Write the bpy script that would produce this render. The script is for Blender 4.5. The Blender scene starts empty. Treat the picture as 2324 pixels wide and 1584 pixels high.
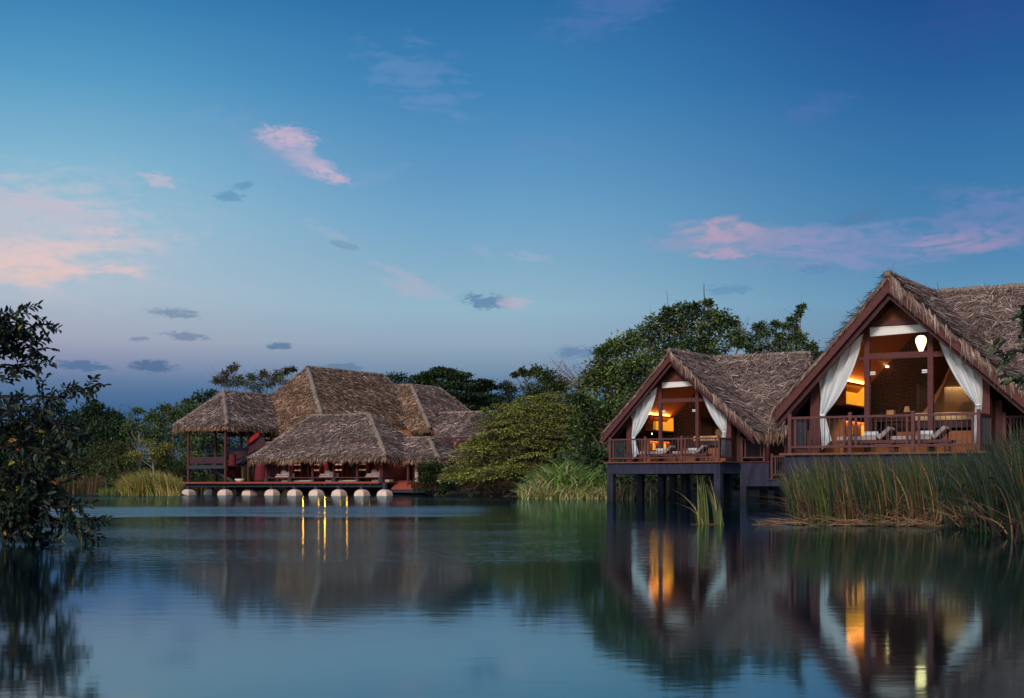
import math
import bpy, math, random
import numpy as np
from mathutils import Vector
random.seed(7)
R = np.random.default_rng(11)
scene = bpy.context.scene
COL = scene.collection
# ---------------------------------------------------------------- camera
SKY_L = [(-220,(35,100,152)),(0,(52,124,176)),(200,(86,154,196)),(400,(132,182,208)),(520,(154,190,210)),(670,(170,189,204)),(780,(162,167,187)),(830,(134,144,174)),(875,(94,122,158)),(935,(64,100,142)),(1100,(46,80,122))]
SKY_C = [(-220,(25,75,135)),(0,(45,110,166)),(200,(64,130,182)),(400,(95,151,194)),(500,(112,163,199)),(600,(130,172,199)),(700,(146,181,200)),(780,(144,167,188)),(840,(120,146,172)),(900,(72,110,152)),(1100,(50,84,126))]
SKY_R = [(-220,(18,50,110)),(0,(28,75,140)),(200,(40,95,155)),(400,(58,118,170)),(600,(80,136,178)),(700,(104,150,184)),(800,(110,142,172)),(900,(64,102,146)),(1100,(50,80,120))]
PK = (226,182,192); PK2 = (190,172,196); GB = (92,126,160); PU = (126,146,192)
CLOUDS = [   # u, v, half width, half height, tilt, colour, strength, noise thresholds
 (60,560,330,140,2,(205,194,204),.55,.26,.62), (40,605,250,44,3,(234,200,194),.65,.30,.68), (20,650,240,26,2,(236,198,186),.55,.30,.66), (200,625,150,18,-3,(226,196,196),.6,.36,.6), (40,480,220,34,-10,(196,188,204),.55,.36,.66), (230,525,190,24,-8,(190,186,204),.5,.38,.66), (240,545,60,12,0,(222,192,198),.5,.34,.6),
 (650,322,78,30,-6,(222,186,202),.75,.32,.68), (700,368,105,34,-30,(206,182,204),.7,.32,.70), (748,400,62,18,-24,(210,180,200),.7,.36,.62), (620,345,160,70,-25,(140,160,200),.35,.38,.7), (860,400,120,30,15,(130,165,200),.3,.4,.68),
 (1625,528,95,30,-6,(212,166,182),.7,.30,.66), (1700,555,240,46,-3,(170,154,188),.55,.30,.70), (1960,575,300,58,2,(140,146,192),.65,.32,.66), (2190,572,130,28,2,(190,154,182),.55,.32,.68), (2250,520,200,80,0,(122,134,188),.5,.36,.66), (1640,580,80,16,0,(196,160,188),.5,.36,.6), (1950,508,62,14,14,(84,122,168),.6,.30,.5),
 (930,655,110,22,-12,(170,178,198),.6,.38,.62), (900,618,90,16,-20,(176,178,200),.5,.40,.64), (1105,686,66,20,-6,(98,138,172),.9,.34,.54), (1165,688,50,16,4,(180,178,198),.75,.36,.58), (1205,583,66,16,-8,(160,176,202),.45,.38,.62), (750,535,80,16,-25,(160,180,202),.5,.38,.62), (780,560,40,12,-10,(100,145,180),.5,.36,.58),
 (960,190,190,90,-22,(116,148,196),.4,.40,.68), (1400,25,190,60,12,(96,124,184),.38,.36,.66), (1270,325,140,34,0,(98,140,188),.35,.38,.66), (1850,265,100,34,18,(82,114,178),.38,.36,.62), (2220,90,160,90,20,(54,84,150),.4,.36,.66), (355,425,44,20,-15,(196,186,204),.6,.34,.56), (470,275,90,20,20,(110,160,200),.3,.38,.62),
 (400,722,62,13,-3,(92,126,156),.6,.35,.56), (422,771,58,12,-6,(88,118,154),.6,.35,.56), (178,841,74,13,-2,(66,106,150),.7,.33,.50), (345,838,60,14,-2,(72,106,146),.8,.34,.52), (630,789,34,10,0,(86,118,152),.8,.33,.52), (780,834,60,10,0,(84,118,152),.6,.34,.52), (1320,800,70,16,0,(80,118,162),.6,.34,.54), (520,457,36,14,0,(88,142,180),.6,.34,.54), (552,432,30,9,12,(88,142,180),.55,.34,.54), (314,779,24,7,0,(104,126,156),.6,.33,.52), (1650,662,60,14,0,(84,132,176),.5,.36,.56), (1855,620,50,12,0,(86,130,176),.5,.36,.56), (1100,575,40,14,-30,(150,176,202),.35,.36,.6),
]
NISK = 1.4
WSPEC = .5
WR = (.0075, .032, .0005, .055, .07)
F = 3400.0; CU = 1161.5; VH = 1103.0; H = 0.65      # focal and horizon in units of a 2323 x 1584 picture
cam_d = bpy.data.cameras.new("camera"); cam = bpy.data.objects.new("camera", cam_d); COL.objects.link(cam)
cam.location = (0, 0, H); cam.rotation_euler = (math.pi/2, 0, 0)
cam_d.sensor_width = 36; cam_d.lens = 36*F/2323; cam_d.shift_y = (VH-792)/2323
cam_d.clip_start = 0.1; cam_d.clip_end = 20000
scene.camera = cam
scene.view_settings.view_transform = 'Standard'; scene.view_settings.look = 'None'
scene.view_settings.exposure = 0; scene.view_settings.gamma = 1
scene.cycles.use_denoising = True
scene.cycles.max_bounces = 8; scene.cycles.transparent_max_bounces = 16
scene.cycles.caustics_reflective = False; scene.cycles.caustics_refractive = False
scene.cycles.sample_clamp_indirect = 4

# ---------------------------------------------------------------- sun
SUN_AZ, SUN_EL = math.radians(200), math.radians(24)     # azimuth clockwise from +Y
sd = Vector((math.sin(SUN_AZ)*math.cos(SUN_EL), math.cos(SUN_AZ)*math.cos(SUN_EL), math.sin(SUN_EL)))
sun_d = bpy.data.lights.new("sun", 'SUN'); sun = bpy.data.objects.new("sun", sun_d); COL.objects.link(sun)
sun.rotation_euler = (-sd).to_track_quat('-Z', 'Y').to_euler()
sun_d.energy = 2.1; sun_d.angle = math.radians(12); sun_d.color = (1.0, 0.82, 0.70)

# ---------------------------------------------------------------- world (dusk sky)
def s2l(c):
    return tuple(((x/255)/12.92 if x/255 <= .04045 else ((x/255+.055)/1.055)**2.4) for x in c)
world = bpy.data.worlds.new("World"); scene.world = world; world.use_nodes = True
nt = world.node_tree; N = nt.nodes; L = nt.links
for n in list(N): N.remove(n)
def nd(t, **kw):
    n = N.new(t)
    for k, v in kw.items(): setattr(n, k, v)
    return n
def lk(a, b): L.new(a, b)
def m1(op, a, b=None, c=None, clamp=False):
    n = nd('ShaderNodeMath', operation=op); n.use_clamp = clamp
    for i, x in enumerate((a, b, c)):
        if x is None: continue
        if isinstance(x, (int, float)): n.inputs[i].default_value = x
        else: lk(x, n.inputs[i])
    return n.outputs[0]
tc = nd('ShaderNodeTexCoord'); sp = nd('ShaderNodeSeparateXYZ'); lk(tc.outputs['Generated'], sp.inputs[0])
az = m1('ARCTAN2', sp.outputs[0], sp.outputs[1])
el = m1('ARCSINE', sp.outputs[2])
def mixc(fac, a, b, bt='MIX'):
    n = nd('ShaderNodeMix', data_type='RGBA', blend_type=bt)
    for i, x in ((0, fac), (6, a), (7, b)):
        if isinstance(x, (int, float)): n.inputs[i].default_value = x
        elif isinstance(x, tuple): n.inputs[i].default_value = (*x[:3], 1)
        else: lk(x, n.inputs[i])
    return n.outputs[2]
t = m1('DIVIDE', m1('MAXIMUM', el, 0.0), math.radians(22))
def ramp(stops):
    n = nd('ShaderNodeValToRGB'); cr = n.color_ramp
    pts = sorted([(math.atan((VH-v)/F)/math.radians(22), s2l(c)) for v, c in stops])
    pts = [(min(1, max(0, p)), c) for p, c in pts]
    cr.elements[0].position = pts[0][0]; cr.elements[0].color = (*pts[0][1], 1)
    cr.elements[1].position = pts[-1][0]; cr.elements[1].color = (*pts[-1][1], 1)
    for p, c in pts[1:-1]:
        e = cr.elements.new(p); e.color = (*c, 1)
    lk(t, n.inputs[0]); return n.outputs[0]
rl = ramp(SKY_L); rc = ramp(SKY_C); rr = ramp(SKY_R)
def sstep(x, e0, e1):
    n = nd('ShaderNodeMapRange', interpolation_type='SMOOTHSTEP'); n.clamp = True
    n.inputs[1].default_value = e0; n.inputs[2].default_value = e1; lk(x, n.inputs[0]); return n.outputs[0]
aL, aC, aR = [math.atan((u-CU)/F) for u in (60, 1100, 2200)]
sky = mixc(sstep(az, aL, aC), rl, rc); sky = mixc(sstep(az, aC, aR), sky, rr)
# cloud noise in (azimuth, elevation)
def cvec(sx, sy):
    c = nd('ShaderNodeCombineXYZ'); lk(m1('MULTIPLY', az, sx), c.inputs[0]); lk(m1('MULTIPLY', el, sy), c.inputs[1]); return c.outputs[0]
def noise(vec, sc, det, dist=0.0):
    n = nd('ShaderNodeTexNoise'); n.inputs['Scale'].default_value = sc; n.inputs['Detail'].default_value = det
    n.inputs['Distortion'].default_value = dist; lk(vec, n.inputs['Vector']); return n.outputs[0]
n_wisp = noise(cvec(1.0, 4.2), 18, 8, 1.3)
n_fine = noise(cvec(1.0, 2.4), 70, 6, 0.8)
nmix = m1('ADD', m1('MULTIPLY', n_wisp, 0.58), m1('MULTIPLY', n_fine, 0.42))
n_tiny = noise(cvec(1.0, 2.6), 190, 5, 0.6)
nsmall = m1('ADD', m1('MULTIPLY', n_fine, 0.5), m1('MULTIPLY', n_tiny, 0.5))
def cloud(sky, u, v, ru, rv, rot, col, k, e0=.40, e1=.62, sharp=1.0):
    a0 = math.atan((u-CU)/F); e0_ = math.atan((VH-v)/F)
    dx = m1('SUBTRACT', az, a0); dy = m1('SUBTRACT', el, e0_)
    c, s = math.cos(math.radians(rot)), math.sin(math.radians(rot))
    px = m1('ADD', m1('MULTIPLY', dx, c*F/ru), m1('MULTIPLY', dy, s*F/ru))
    py = m1('ADD', m1('MULTIPLY', dx, -s*F/rv), m1('MULTIPLY', dy, c*F/rv))
    r2 = m1('ADD', m1('MULTIPLY', px, px), m1('MULTIPLY', py, py))
    g = m1('EXPONENT', m1('MULTIPLY', r2, -sharp))
    nn = sstep(m1('ADD', nmix if ru > 85 else nsmall, m1('MULTIPLY', m1('SUBTRACT', g, .72), .34)), e0, e1)
    f = m1('MULTIPLY', m1('MULTIPLY', sstep(g, .03, .6), nn), k, clamp=True)
    return mixc(f, sky, s2l(col))
for a in CLOUDS: sky = cloud(sky, *a)
nis = nd('ShaderNodeTexSky', sky_type='NISHITA'); nis.sun_disc = False
nis.sun_elevation = SUN_EL; nis.sun_rotation = SUN_AZ; nis.dust_density = .6; nis.ozone_density = 3.0
skys = nd('ShaderNodeVectorMath', operation='SCALE'); lk(sky, skys.inputs[0]); skys.inputs[3].default_value = 10.0
nis2 = nd('ShaderNodeVectorMath', operation='SCALE'); lk(nis.outputs[0], nis2.inputs[0]); nis2.inputs[3].default_value = NISK
# the matched dusk gradient is in front and low; overhead and behind the viewer the Sky Texture takes over
up = m1('MAXIMUM', sstep(el, math.radians(24), math.radians(48)), sstep(m1('MULTIPLY', sp.outputs[1], -1.0), -0.35, 0.15))
fin = mixc(up, skys.outputs[0], nis2.outputs[0])
bg = nd('ShaderNodeBackground'); bg.inputs[1].default_value = 0.1; lk(fin, bg.inputs[0])
wo = nd('ShaderNodeOutputWorld'); lk(bg.outputs[0], wo.inputs[0])

# ---------------------------------------------------------------- helpers
def tag(o, label=None, cat=None, group=None, kind=None):
    if label: o['label'] = label
    if cat: o['category'] = cat
    if group: o['group'] = group
    if kind: o['kind'] = kind
    return o
def empty(name, loc=(0, 0, 0), rz=0, label=None, cat=None, group=None):
    o = bpy.data.objects.new(name, None); o.empty_display_size = .2
    COL.objects.link(o); o.location = loc; o.rotation_euler = (0, 0, rz)
    return tag(o, label, cat, group)
def link_mesh(name, me, mat, parent=None):
    o = bpy.data.objects.new(name, me); COL.objects.link(o)
    if mat is not None: me.materials.append(mat)
    if parent is not None: o.parent = parent
    return o
def np_mesh(name, V, Fq, mat, parent=None, col=None, smooth=False):
    V = np.asarray(V, dtype=np.float32).reshape(-1, 3); Fq = np.asarray(Fq, dtype=np.int32)
    me = bpy.data.meshes.new(name); k = Fq.shape[1]
    me.vertices.add(len(V)); me.vertices.foreach_set('co', V.ravel())
    me.loops.add(Fq.size); me.loops.foreach_set('vertex_index', Fq.ravel())
    me.polygons.add(len(Fq)); me.polygons.foreach_set('loop_start', np.arange(0, Fq.size, k, dtype=np.int32))
    me.update(calc_edges=True)
    if smooth: me.polygons.foreach_set('use_smooth', np.ones(len(Fq), dtype=bool))
    if col is not None:
        at = me.attributes.new('Col', 'FLOAT_COLOR', 'POINT')
        c = np.ones((len(V), 4), dtype=np.float32); c[:, :3] = col; at.data.foreach_set('color', c.ravel())
    return link_mesh(name, me, mat, parent)
class MB:
    def __init__(s): s.v = []; s.f = []
    def add(s, V, Fs):
        k = len(s.v); s.v += [tuple(p) for p in V]; s.f += [tuple(i+k for i in f) for f in Fs]; return s
    def box(s, x0, x1, y0, y1, z0, z1):
        return s.add([(x0,y0,z0),(x1,y0,z0),(x1,y1,z0),(x0,y1,z0),(x0,y0,z1),(x1,y0,z1),(x1,y1,z1),(x0,y1,z1)],
              [(0,3,2,1),(4,5,6,7),(0,1,5,4),(1,2,6,5),(2,3,7,6),(3,0,4,7)])
    def prism(s, pts, d):
        d = Vector(d); P = [Vector(p) for p in pts]; n = len(P)
        return s.add(P+[p+d for p in P], [tuple(range(n))[::-1], tuple(range(n, 2*n))]+[(i, (i+1)%n, (i+1)%n+n, i+n) for i in range(n)])
    def beam(s, p, q, w, h):
        p, q = Vector(p), Vector(q); d = (q-p).normalized()
        sx = d.cross(Vector((0,0,1)));  sx = sx.normalized() if sx.length > .01 else Vector((1,0,0))
        sz = sx.cross(d); a = sx*w/2; b = sz*h/2
        return s.add([p-a-b,p+a-b,p+a+b,p-a+b,q-a-b,q+a-b,q+a+b,q-a+b],
              [(0,3,2,1),(4,5,6,7),(0,1,5,4),(1,2,6,5),(2,3,7,6),(3,0,4,7)])
    def tube(s, pts, rad, n=6, cap=True):
        P = [Vector(p) for p in pts]; rings = []
        if isinstance(rad, (int, float)): rad = [rad]*len(P)
        V = []
        for i, p in enumerate(P):
            d = (P[min(i+1, len(P)-1)]-P[max(i-1, 0)]).normalized()
            a = d.cross(Vector((0,.13,1))); a = a.normalized() if a.length > .05 else Vector((1,0,0)); b = d.cross(a)
            for k in range(n):
                t_ = 2*math.pi*k/n; V.append(p+(a*math.cos(t_)+b*math.sin(t_))*rad[i])
        Fs = [(i*n+k, i*n+(k+1)%n, (i+1)*n+(k+1)%n, (i+1)*n+k) for i in range(len(P)-1) for k in range(n)]
        if cap: Fs += [tuple(range(n))[::-1], tuple((len(P)-1)*n+k for k in range(n))]
        return s.add(V, Fs)
    def lathe(s, prof, n=16, c=(0,0,0)):
        V = [(c[0]+r*math.cos(2*math.pi*k/n), c[1]+r*math.sin(2*math.pi*k/n), c[2]+z) for r, z in prof for k in range(n)]
        m = len(prof)
        Fs = [(i*n+k, i*n+(k+1)%n, (i+1)*n+(k+1)%n, (i+1)*n+k) for i in range(m-1) for k in range(n)]
        Fs += [tuple(range(n))[::-1], tuple((m-1)*n+k for k in range(n))]
        return s.add(V, Fs)
    def pillow(s, c, w, d, h, rz=0, tilt=0, n=8):
        """soft cushion: superellipsoid, w along x, d along y, h along z, tilted about x"""
        V = []; m = 2*n
        for i in range(n+1):
            ph = -math.pi/2+math.pi*i/n
            for k in range(m):
                th = 2*math.pi*k/m
                e = lambda x, q: math.copysign(abs(x)**q, x)
                x = w/2*e(math.cos(ph), .6)*e(math.cos(th), .45); y = d/2*e(math.cos(ph), .6)*e(math.sin(th), .45); z = h/2*e(math.sin(ph), .9)
                y, z = y*math.cos(tilt)-z*math.sin(tilt), y*math.sin(tilt)+z*math.cos(tilt)
                x, y = x*math.cos(rz)-y*math.sin(rz), x*math.sin(rz)+y*math.cos(rz)
                V.append((c[0]+x, c[1]+y, c[2]+z))
        return s.add(V, [(i*m+k, i*m+(k+1)%m, (i+1)*m+(k+1)%m, (i+1)*m+k) for i in range(n) for k in range(m)])
    def build(s, name, mat, parent=None, smooth=False, bevel=0):
        me = bpy.data.meshes.new(name); me.from_pydata(s.v, [], s.f); me.update()
        if smooth:
            for p in me.polygons: p.use_smooth = True
        o = link_mesh(name, me, mat, parent)
        if bevel:
            b = o.modifiers.new('bevel', 'BEVEL'); b.width = bevel; b.segments = 2; b.limit_method = 'ANGLE'
        return o
def PX(u, v, Y): return Vector(((u-CU)/F*Y, Y, H+(VH-v)/F*Y))
YAW = math.radians(-30.5); CE, SE = math.cos(YAW), -math.sin(YAW)     # e1=(CE,-SE)  e2=(SE,CE)
class Frame:
    def __init__(s, u, Y): s.X0 = (u-CU)/F*Y; s.Y0 = Y
    def w(s, a, b, z=0): return Vector((s.X0+CE*a+SE*b, s.Y0-SE*a+CE*b, z))
    def a(s, u, b):          # local a of the point in the plane b seen at u
        m = (u-CU)/F; return (m*(s.Y0+CE*b)-s.X0-SE*b)/(CE+SE*m)
    def b(s, u, a):          # local b of the point in the plane a seen at u
        m = (u-CU)/F; return (s.X0+CE*a-m*(s.Y0-SE*a))/(m*CE-SE)
    def z(s, v, a, b): return H+(VH-v)/F*s.w(a, b).y
    def p(s, u, v, b):
        a = s.a(u, b); return Vector((a, b, s.z(v, a, b)))

# ---------------------------------------------------------------- materials
def mat(name, col, rough=.8, col2=None, nscale=4, stretch=(1,1,1), bump=0, bdist=.01, attr=False, spec=.3, trans=0, emis=None, estr=0, vary=.0, detail=5, wave=None):
    m = bpy.data.materials.new(name); m.use_nodes = True; t_ = m.node_tree; n = t_.nodes; l = t_.links
    b = n['Principled BSDF']; b.inputs['Roughness'].default_value = rough; b.inputs['Specular IOR Level'].default_value = spec
    b.inputs['Base Color'].default_value = (*col, 1)
    tcn = n.new('ShaderNodeTexCoord'); mp = n.new('ShaderNodeMapping'); mp.inputs['Scale'].default_value = stretch
    l.new(tcn.outputs['Object'], mp.inputs[0])
    no = n.new('ShaderNodeTexNoise'); no.inputs['Scale'].default_value = nscale; no.inputs['Detail'].default_value = detail; no.inputs['Roughness'].default_value = .65
    l.new(mp.outputs[0], no.inputs['Vector'])
    out = None
    if attr:
        a = n.new('ShaderNodeAttribute'); a.attribute_name = 'Col'; out = a.outputs['Color']
    elif col2 is not None:
        r = n.new('ShaderNodeValToRGB'); r.color_ramp.elements[0].position = .32; r.color_ramp.elements[1].position = .68
        r.color_ramp.elements[0].color = (*col2, 1); r.color_ramp.elements[1].color = (*col, 1)
        l.new(no.outputs[0], r.inputs[0]); out = r.outputs[0]
    if wave:       # boards: dark joint lines every wave[1] metres along axis wave[0]
        w = n.new('ShaderNodeSeparateXYZ'); l.new(tcn.outputs['Object'], w.inputs[0])
        k = n.new('ShaderNodeMath'); k.operation = 'FRACT'; d = n.new('ShaderNodeMath'); d.operation = 'DIVIDE'; d.inputs[1].default_value = wave[1]
        l.new(w.outputs[wave[0]], d.inputs[0]); l.new(d.outputs[0], k.inputs[0])
        g = n.new('ShaderNodeMath'); g.operation = 'GREATER_THAN'; g.inputs[1].default_value = .17; l.new(k.outputs[0], g.inputs[0])
        mx = n.new('ShaderNodeMix'); mx.data_type = 'RGBA'; mx.inputs[6].default_value = tuple(c*.25 for c in col)+(1,)
        l.new(g.outputs[0], mx.inputs[0]); 
        if out is not None: l.new(out, mx.inputs[7])
        else: mx.inputs[7].default_value = (*col, 1)
        out = mx.outputs[2]
    if out is not None: l.new(out, b.inputs['Base Color'])
    if bump:
        bp = n.new('ShaderNodeBump'); bp.inputs['Strength'].default_value = bump; bp.inputs['Distance'].default_value = bdist
        l.new(no.outputs[0], bp.inputs['Height']); l.new(bp.outputs[0], b.inputs['Normal'])
    if trans:
        tr = n.new('ShaderNodeBsdfTranslucent'); ms = n.new('ShaderNodeMixShader'); ms.inputs[0].default_value = trans
        if out is not None: l.new(out, tr.inputs[0])
        else: tr.inputs[0].default_value = (*col, 1)
        l.new(b.outputs[0], ms.inputs[1]); l.new(tr.outputs[0], ms.inputs[2]); l.new(ms.outputs[0], n['Material Output'].inputs[0])
    if emis:
        b.inputs['Emission Color'].default_value = (*emis, 1); b.inputs['Emission Strength'].default_value = estr
    return m
M = {}
M['thatch'] = mat('thatch', (.3,.25,.2), .95, attr=True, spec=.1)
M['thatch_base'] = mat('thatch_base', (.20,.155,.12), 1, (.09,.065,.05), nscale=9, stretch=(1,1,1), bump=1, bdist=.05, spec=.05)
M['ridge_straw'] = mat('ridge_straw', (.33,.26,.21), .95, (.16,.12,.09), nscale=11, bump=1, bdist=.04, spec=.1)
M['wood'] = mat('wood', (.120,.033,.033), .65, (.066,.019,.021), nscale=6, stretch=(1,1,6), bump=.3)
M['rail_wood'] = mat('rail_wood', (.135,.052,.050), .7, (.08,.03,.03), nscale=9, stretch=(1,1,1), bump=.3)
M['dark_wood'] = mat('dark_wood', (.07,.025,.024), .7, (.04,.014,.014), nscale=5, bump=.2)
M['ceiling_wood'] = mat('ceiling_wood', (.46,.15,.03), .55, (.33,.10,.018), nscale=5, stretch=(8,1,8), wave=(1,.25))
M['floor_wood'] = mat('floor_wood', (.18,.075,.05), .55, (.12,.045,.032), nscale=5, stretch=(1,8,1), wave=(1,.13))
M['panel_wood'] = mat('panel_wood', (.30,.105,.035), .6, (.20,.065,.022), nscale=3, stretch=(1,1,5), bump=.1)
M['woven'] = mat('woven', (.21,.085,.055), .85, (.12,.042,.032), nscale=26, bump=.5)
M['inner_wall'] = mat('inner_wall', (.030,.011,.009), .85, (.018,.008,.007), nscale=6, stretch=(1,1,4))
M['blue_concrete'] = mat('blue_concrete', (.038,.040,.080), .85, (.028,.030,.060), nscale=3, bump=.25, bdist=.01)
def damp(m):       # algae and damp stains rising from the waterline, streaks below the beam
    t_ = m.node_tree; n = t_.nodes; l = t_.links; b = n['Principled BSDF']; src = b.inputs['Base Color'].links[0].from_socket
    g = n.new('ShaderNodeNewGeometry'); s = n.new('ShaderNodeSeparateXYZ'); l.new(g.outputs['Position'], s.inputs[0])
    no = n.new('ShaderNodeTexNoise'); no.inputs['Scale'].default_value = 3.5; no.inputs['Detail'].default_value = 6; mp = n.new('ShaderNodeMapping'); mp.inputs['Scale'].default_value = (1.6,1.6,.35); l.new(g.outputs['Position'], mp.inputs[0]); l.new(mp.outputs[0], no.inputs['Vector'])
    a = n.new('ShaderNodeMath'); a.operation = 'MULTIPLY_ADD'; l.new(no.outputs[0], a.inputs[0]); a.inputs[1].default_value = -1.1; l.new(s.outputs[2], a.inputs[2])
    r = n.new('ShaderNodeMapRange'); r.inputs[1].default_value = -.42; r.inputs[2].default_value = .05; l.new(a.outputs[0], r.inputs[0])
    x = n.new('ShaderNodeMix'); x.data_type = 'RGBA'; x.inputs[6].default_value = (.016,.020,.018,1); l.new(r.outputs[0], x.inputs[0]); l.new(src, x.inputs[7])
    r2 = n.new('ShaderNodeMapRange'); r2.inputs[1].default_value = .35; r2.inputs[2].default_value = .62; r2.inputs[3].default_value = .52; l.new(no.outputs[0], r2.inputs[0])
    y = n.new('ShaderNodeVectorMath'); y.operation = 'SCALE'; l.new(x.outputs[2], y.inputs[0]); l.new(r2.outputs[0], y.inputs[3]); l.new(y.outputs[0], b.inputs['Base Color'])
damp(M['blue_concrete'])
M['curtain'] = mat('curtain', (.80,.86,.90), .9, trans=.25, spec=.1)
M['white_cloth'] = mat('white_cloth', (.82,.82,.82), .9, spec=.1)
M['cushion'] = mat('cushion', (.44,.36,.33), .95, (.37,.30,.28), nscale=30, bump=.2, spec=.1)
M['tan_cloth'] = mat('tan_cloth', (.58,.38,.20), .9, spec=.1)
M['green_cloth'] = mat('green_cloth', (.02,.07,.05), .9, spec=.1)
M['metal_bar'] = mat('metal_bar', (.03,.03,.045), .4, spec=.5)
M['chrome'] = mat('chrome', (.7,.7,.72), .25, spec=.6)
M['deck_edge'] = mat('deck_edge', (.33,.075,.042), .6, (.24,.05,.03), nscale=3, stretch=(1,6,6))  # red wood brightened: the warm light on the edge is in the colour
M['red_cloth'] = mat('red_cloth', (.14,.016,.028), .85, (.10,.012,.022), nscale=3, stretch=(3,3,1))
M['red_flag'] = mat('red_flag', (.40,.02,.02), .8)
M['plum_panel'] = mat('plum_panel', (.062,.020,.030), .6, (.045,.015,.022), nscale=2)
M['steel'] = mat('steel', (.040,.040,.070), .55, (.03,.03,.05), nscale=3)
M['stone'] = mat('stone', (.84,.67,.55), .9, (.66,.48,.38), nscale=4, bump=.5, bdist=.02, detail=8)
M['dark_bark'] = mat('dark_bark', (.022,.018,.016), .9)
M['bark'] = mat('bark', (.10,.08,.06), .9, (.05,.04,.03), nscale=5, stretch=(1,1,.3), bump=.6, bdist=.02)
M['pale_bark'] = mat('pale_bark', (.26,.22,.20), .9, (.12,.10,.09), nscale=6, bump=.4, bdist=.02)
M['twig_red'] = mat('twig_red', (.16,.07,.06), .9)
M['leaf'] = mat('leaf', (.05,.09,.03), .5, attr=True, spec=.35, trans=.2)
M['blade'] = mat('blade', (.05,.09,.03), .6, attr=True, spec=.3, trans=.25)
M['ground'] = mat('ground', (.055,.06,.022), .95, (.035,.028,.015), nscale=.6, bump=.6, bdist=.1, detail=8)
def glow(name, col, s, base=(.8,.6,.4)):
    return mat(name, base, .6, emis=col, estr=s)
M['lamp_glow'] = glow('lamp_glow', (1.0,.68,.28), 5)
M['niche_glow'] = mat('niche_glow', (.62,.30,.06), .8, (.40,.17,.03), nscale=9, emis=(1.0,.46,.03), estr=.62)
M['cove_panel'] = mat('cove_panel', (.66,.52,.36), .8, (.56,.43,.30), nscale=6)  # plain cream panel, no emission of its own
M['warm_glow'] = glow('warm_glow', (1.0,.36,.02), 1.1, (.3,.1,.02))
M['bulb'] = glow('bulb', (1.0,.66,.28), 9)
def glass_mat():
    m = bpy.data.materials.new('window_glass'); m.use_nodes = True; t_ = m.node_tree; n = t_.nodes; l = t_.links
    for x in list(n): n.remove(x)
    o = n.new('ShaderNodeOutputMaterial'); a = n.new('ShaderNodeBsdfTransparent'); a.inputs[0].default_value = (.93,.93,.93,1)
    g = n.new('ShaderNodeBsdfGlossy'); g.inputs['Roughness'].default_value = .02; fr = n.new('ShaderNodeFresnel'); fr.inputs[0].default_value = 1.12
    ms = n.new('ShaderNodeMixShader'); mm = n.new('ShaderNodeMath'); mm.operation = 'MULTIPLY'; mm.inputs[1].default_value = .5; l.new(fr.outputs[0], mm.inputs[0]); l.new(mm.outputs[0], ms.inputs[0]); l.new(a.outputs[0], ms.inputs[1]); l.new(g.outputs[0], ms.inputs[2]); l.new(ms.outputs[0], o.inputs[0]); return m
M['glass'] = glass_mat()
def net_mat():
    m = bpy.data.materials.new('net'); m.use_nodes = True; t_ = m.node_tree; n = t_.nodes; l = t_.links
    b = n['Principled BSDF']; b.inputs['Base Color'].default_value = (.62,.38,.20,1); b.inputs['Roughness'].default_value = .9
    a = n.new('ShaderNodeBsdfTransparent'); ms = n.new('ShaderNodeMixShader'); ms.inputs[0].default_value = .5
    l.new(a.outputs[0], ms.inputs[1]); l.new(b.outputs[0], ms.inputs[2]); l.new(ms.outputs[0], n['Material Output'].inputs[0]); return m
M['net'] = net_mat()
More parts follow.
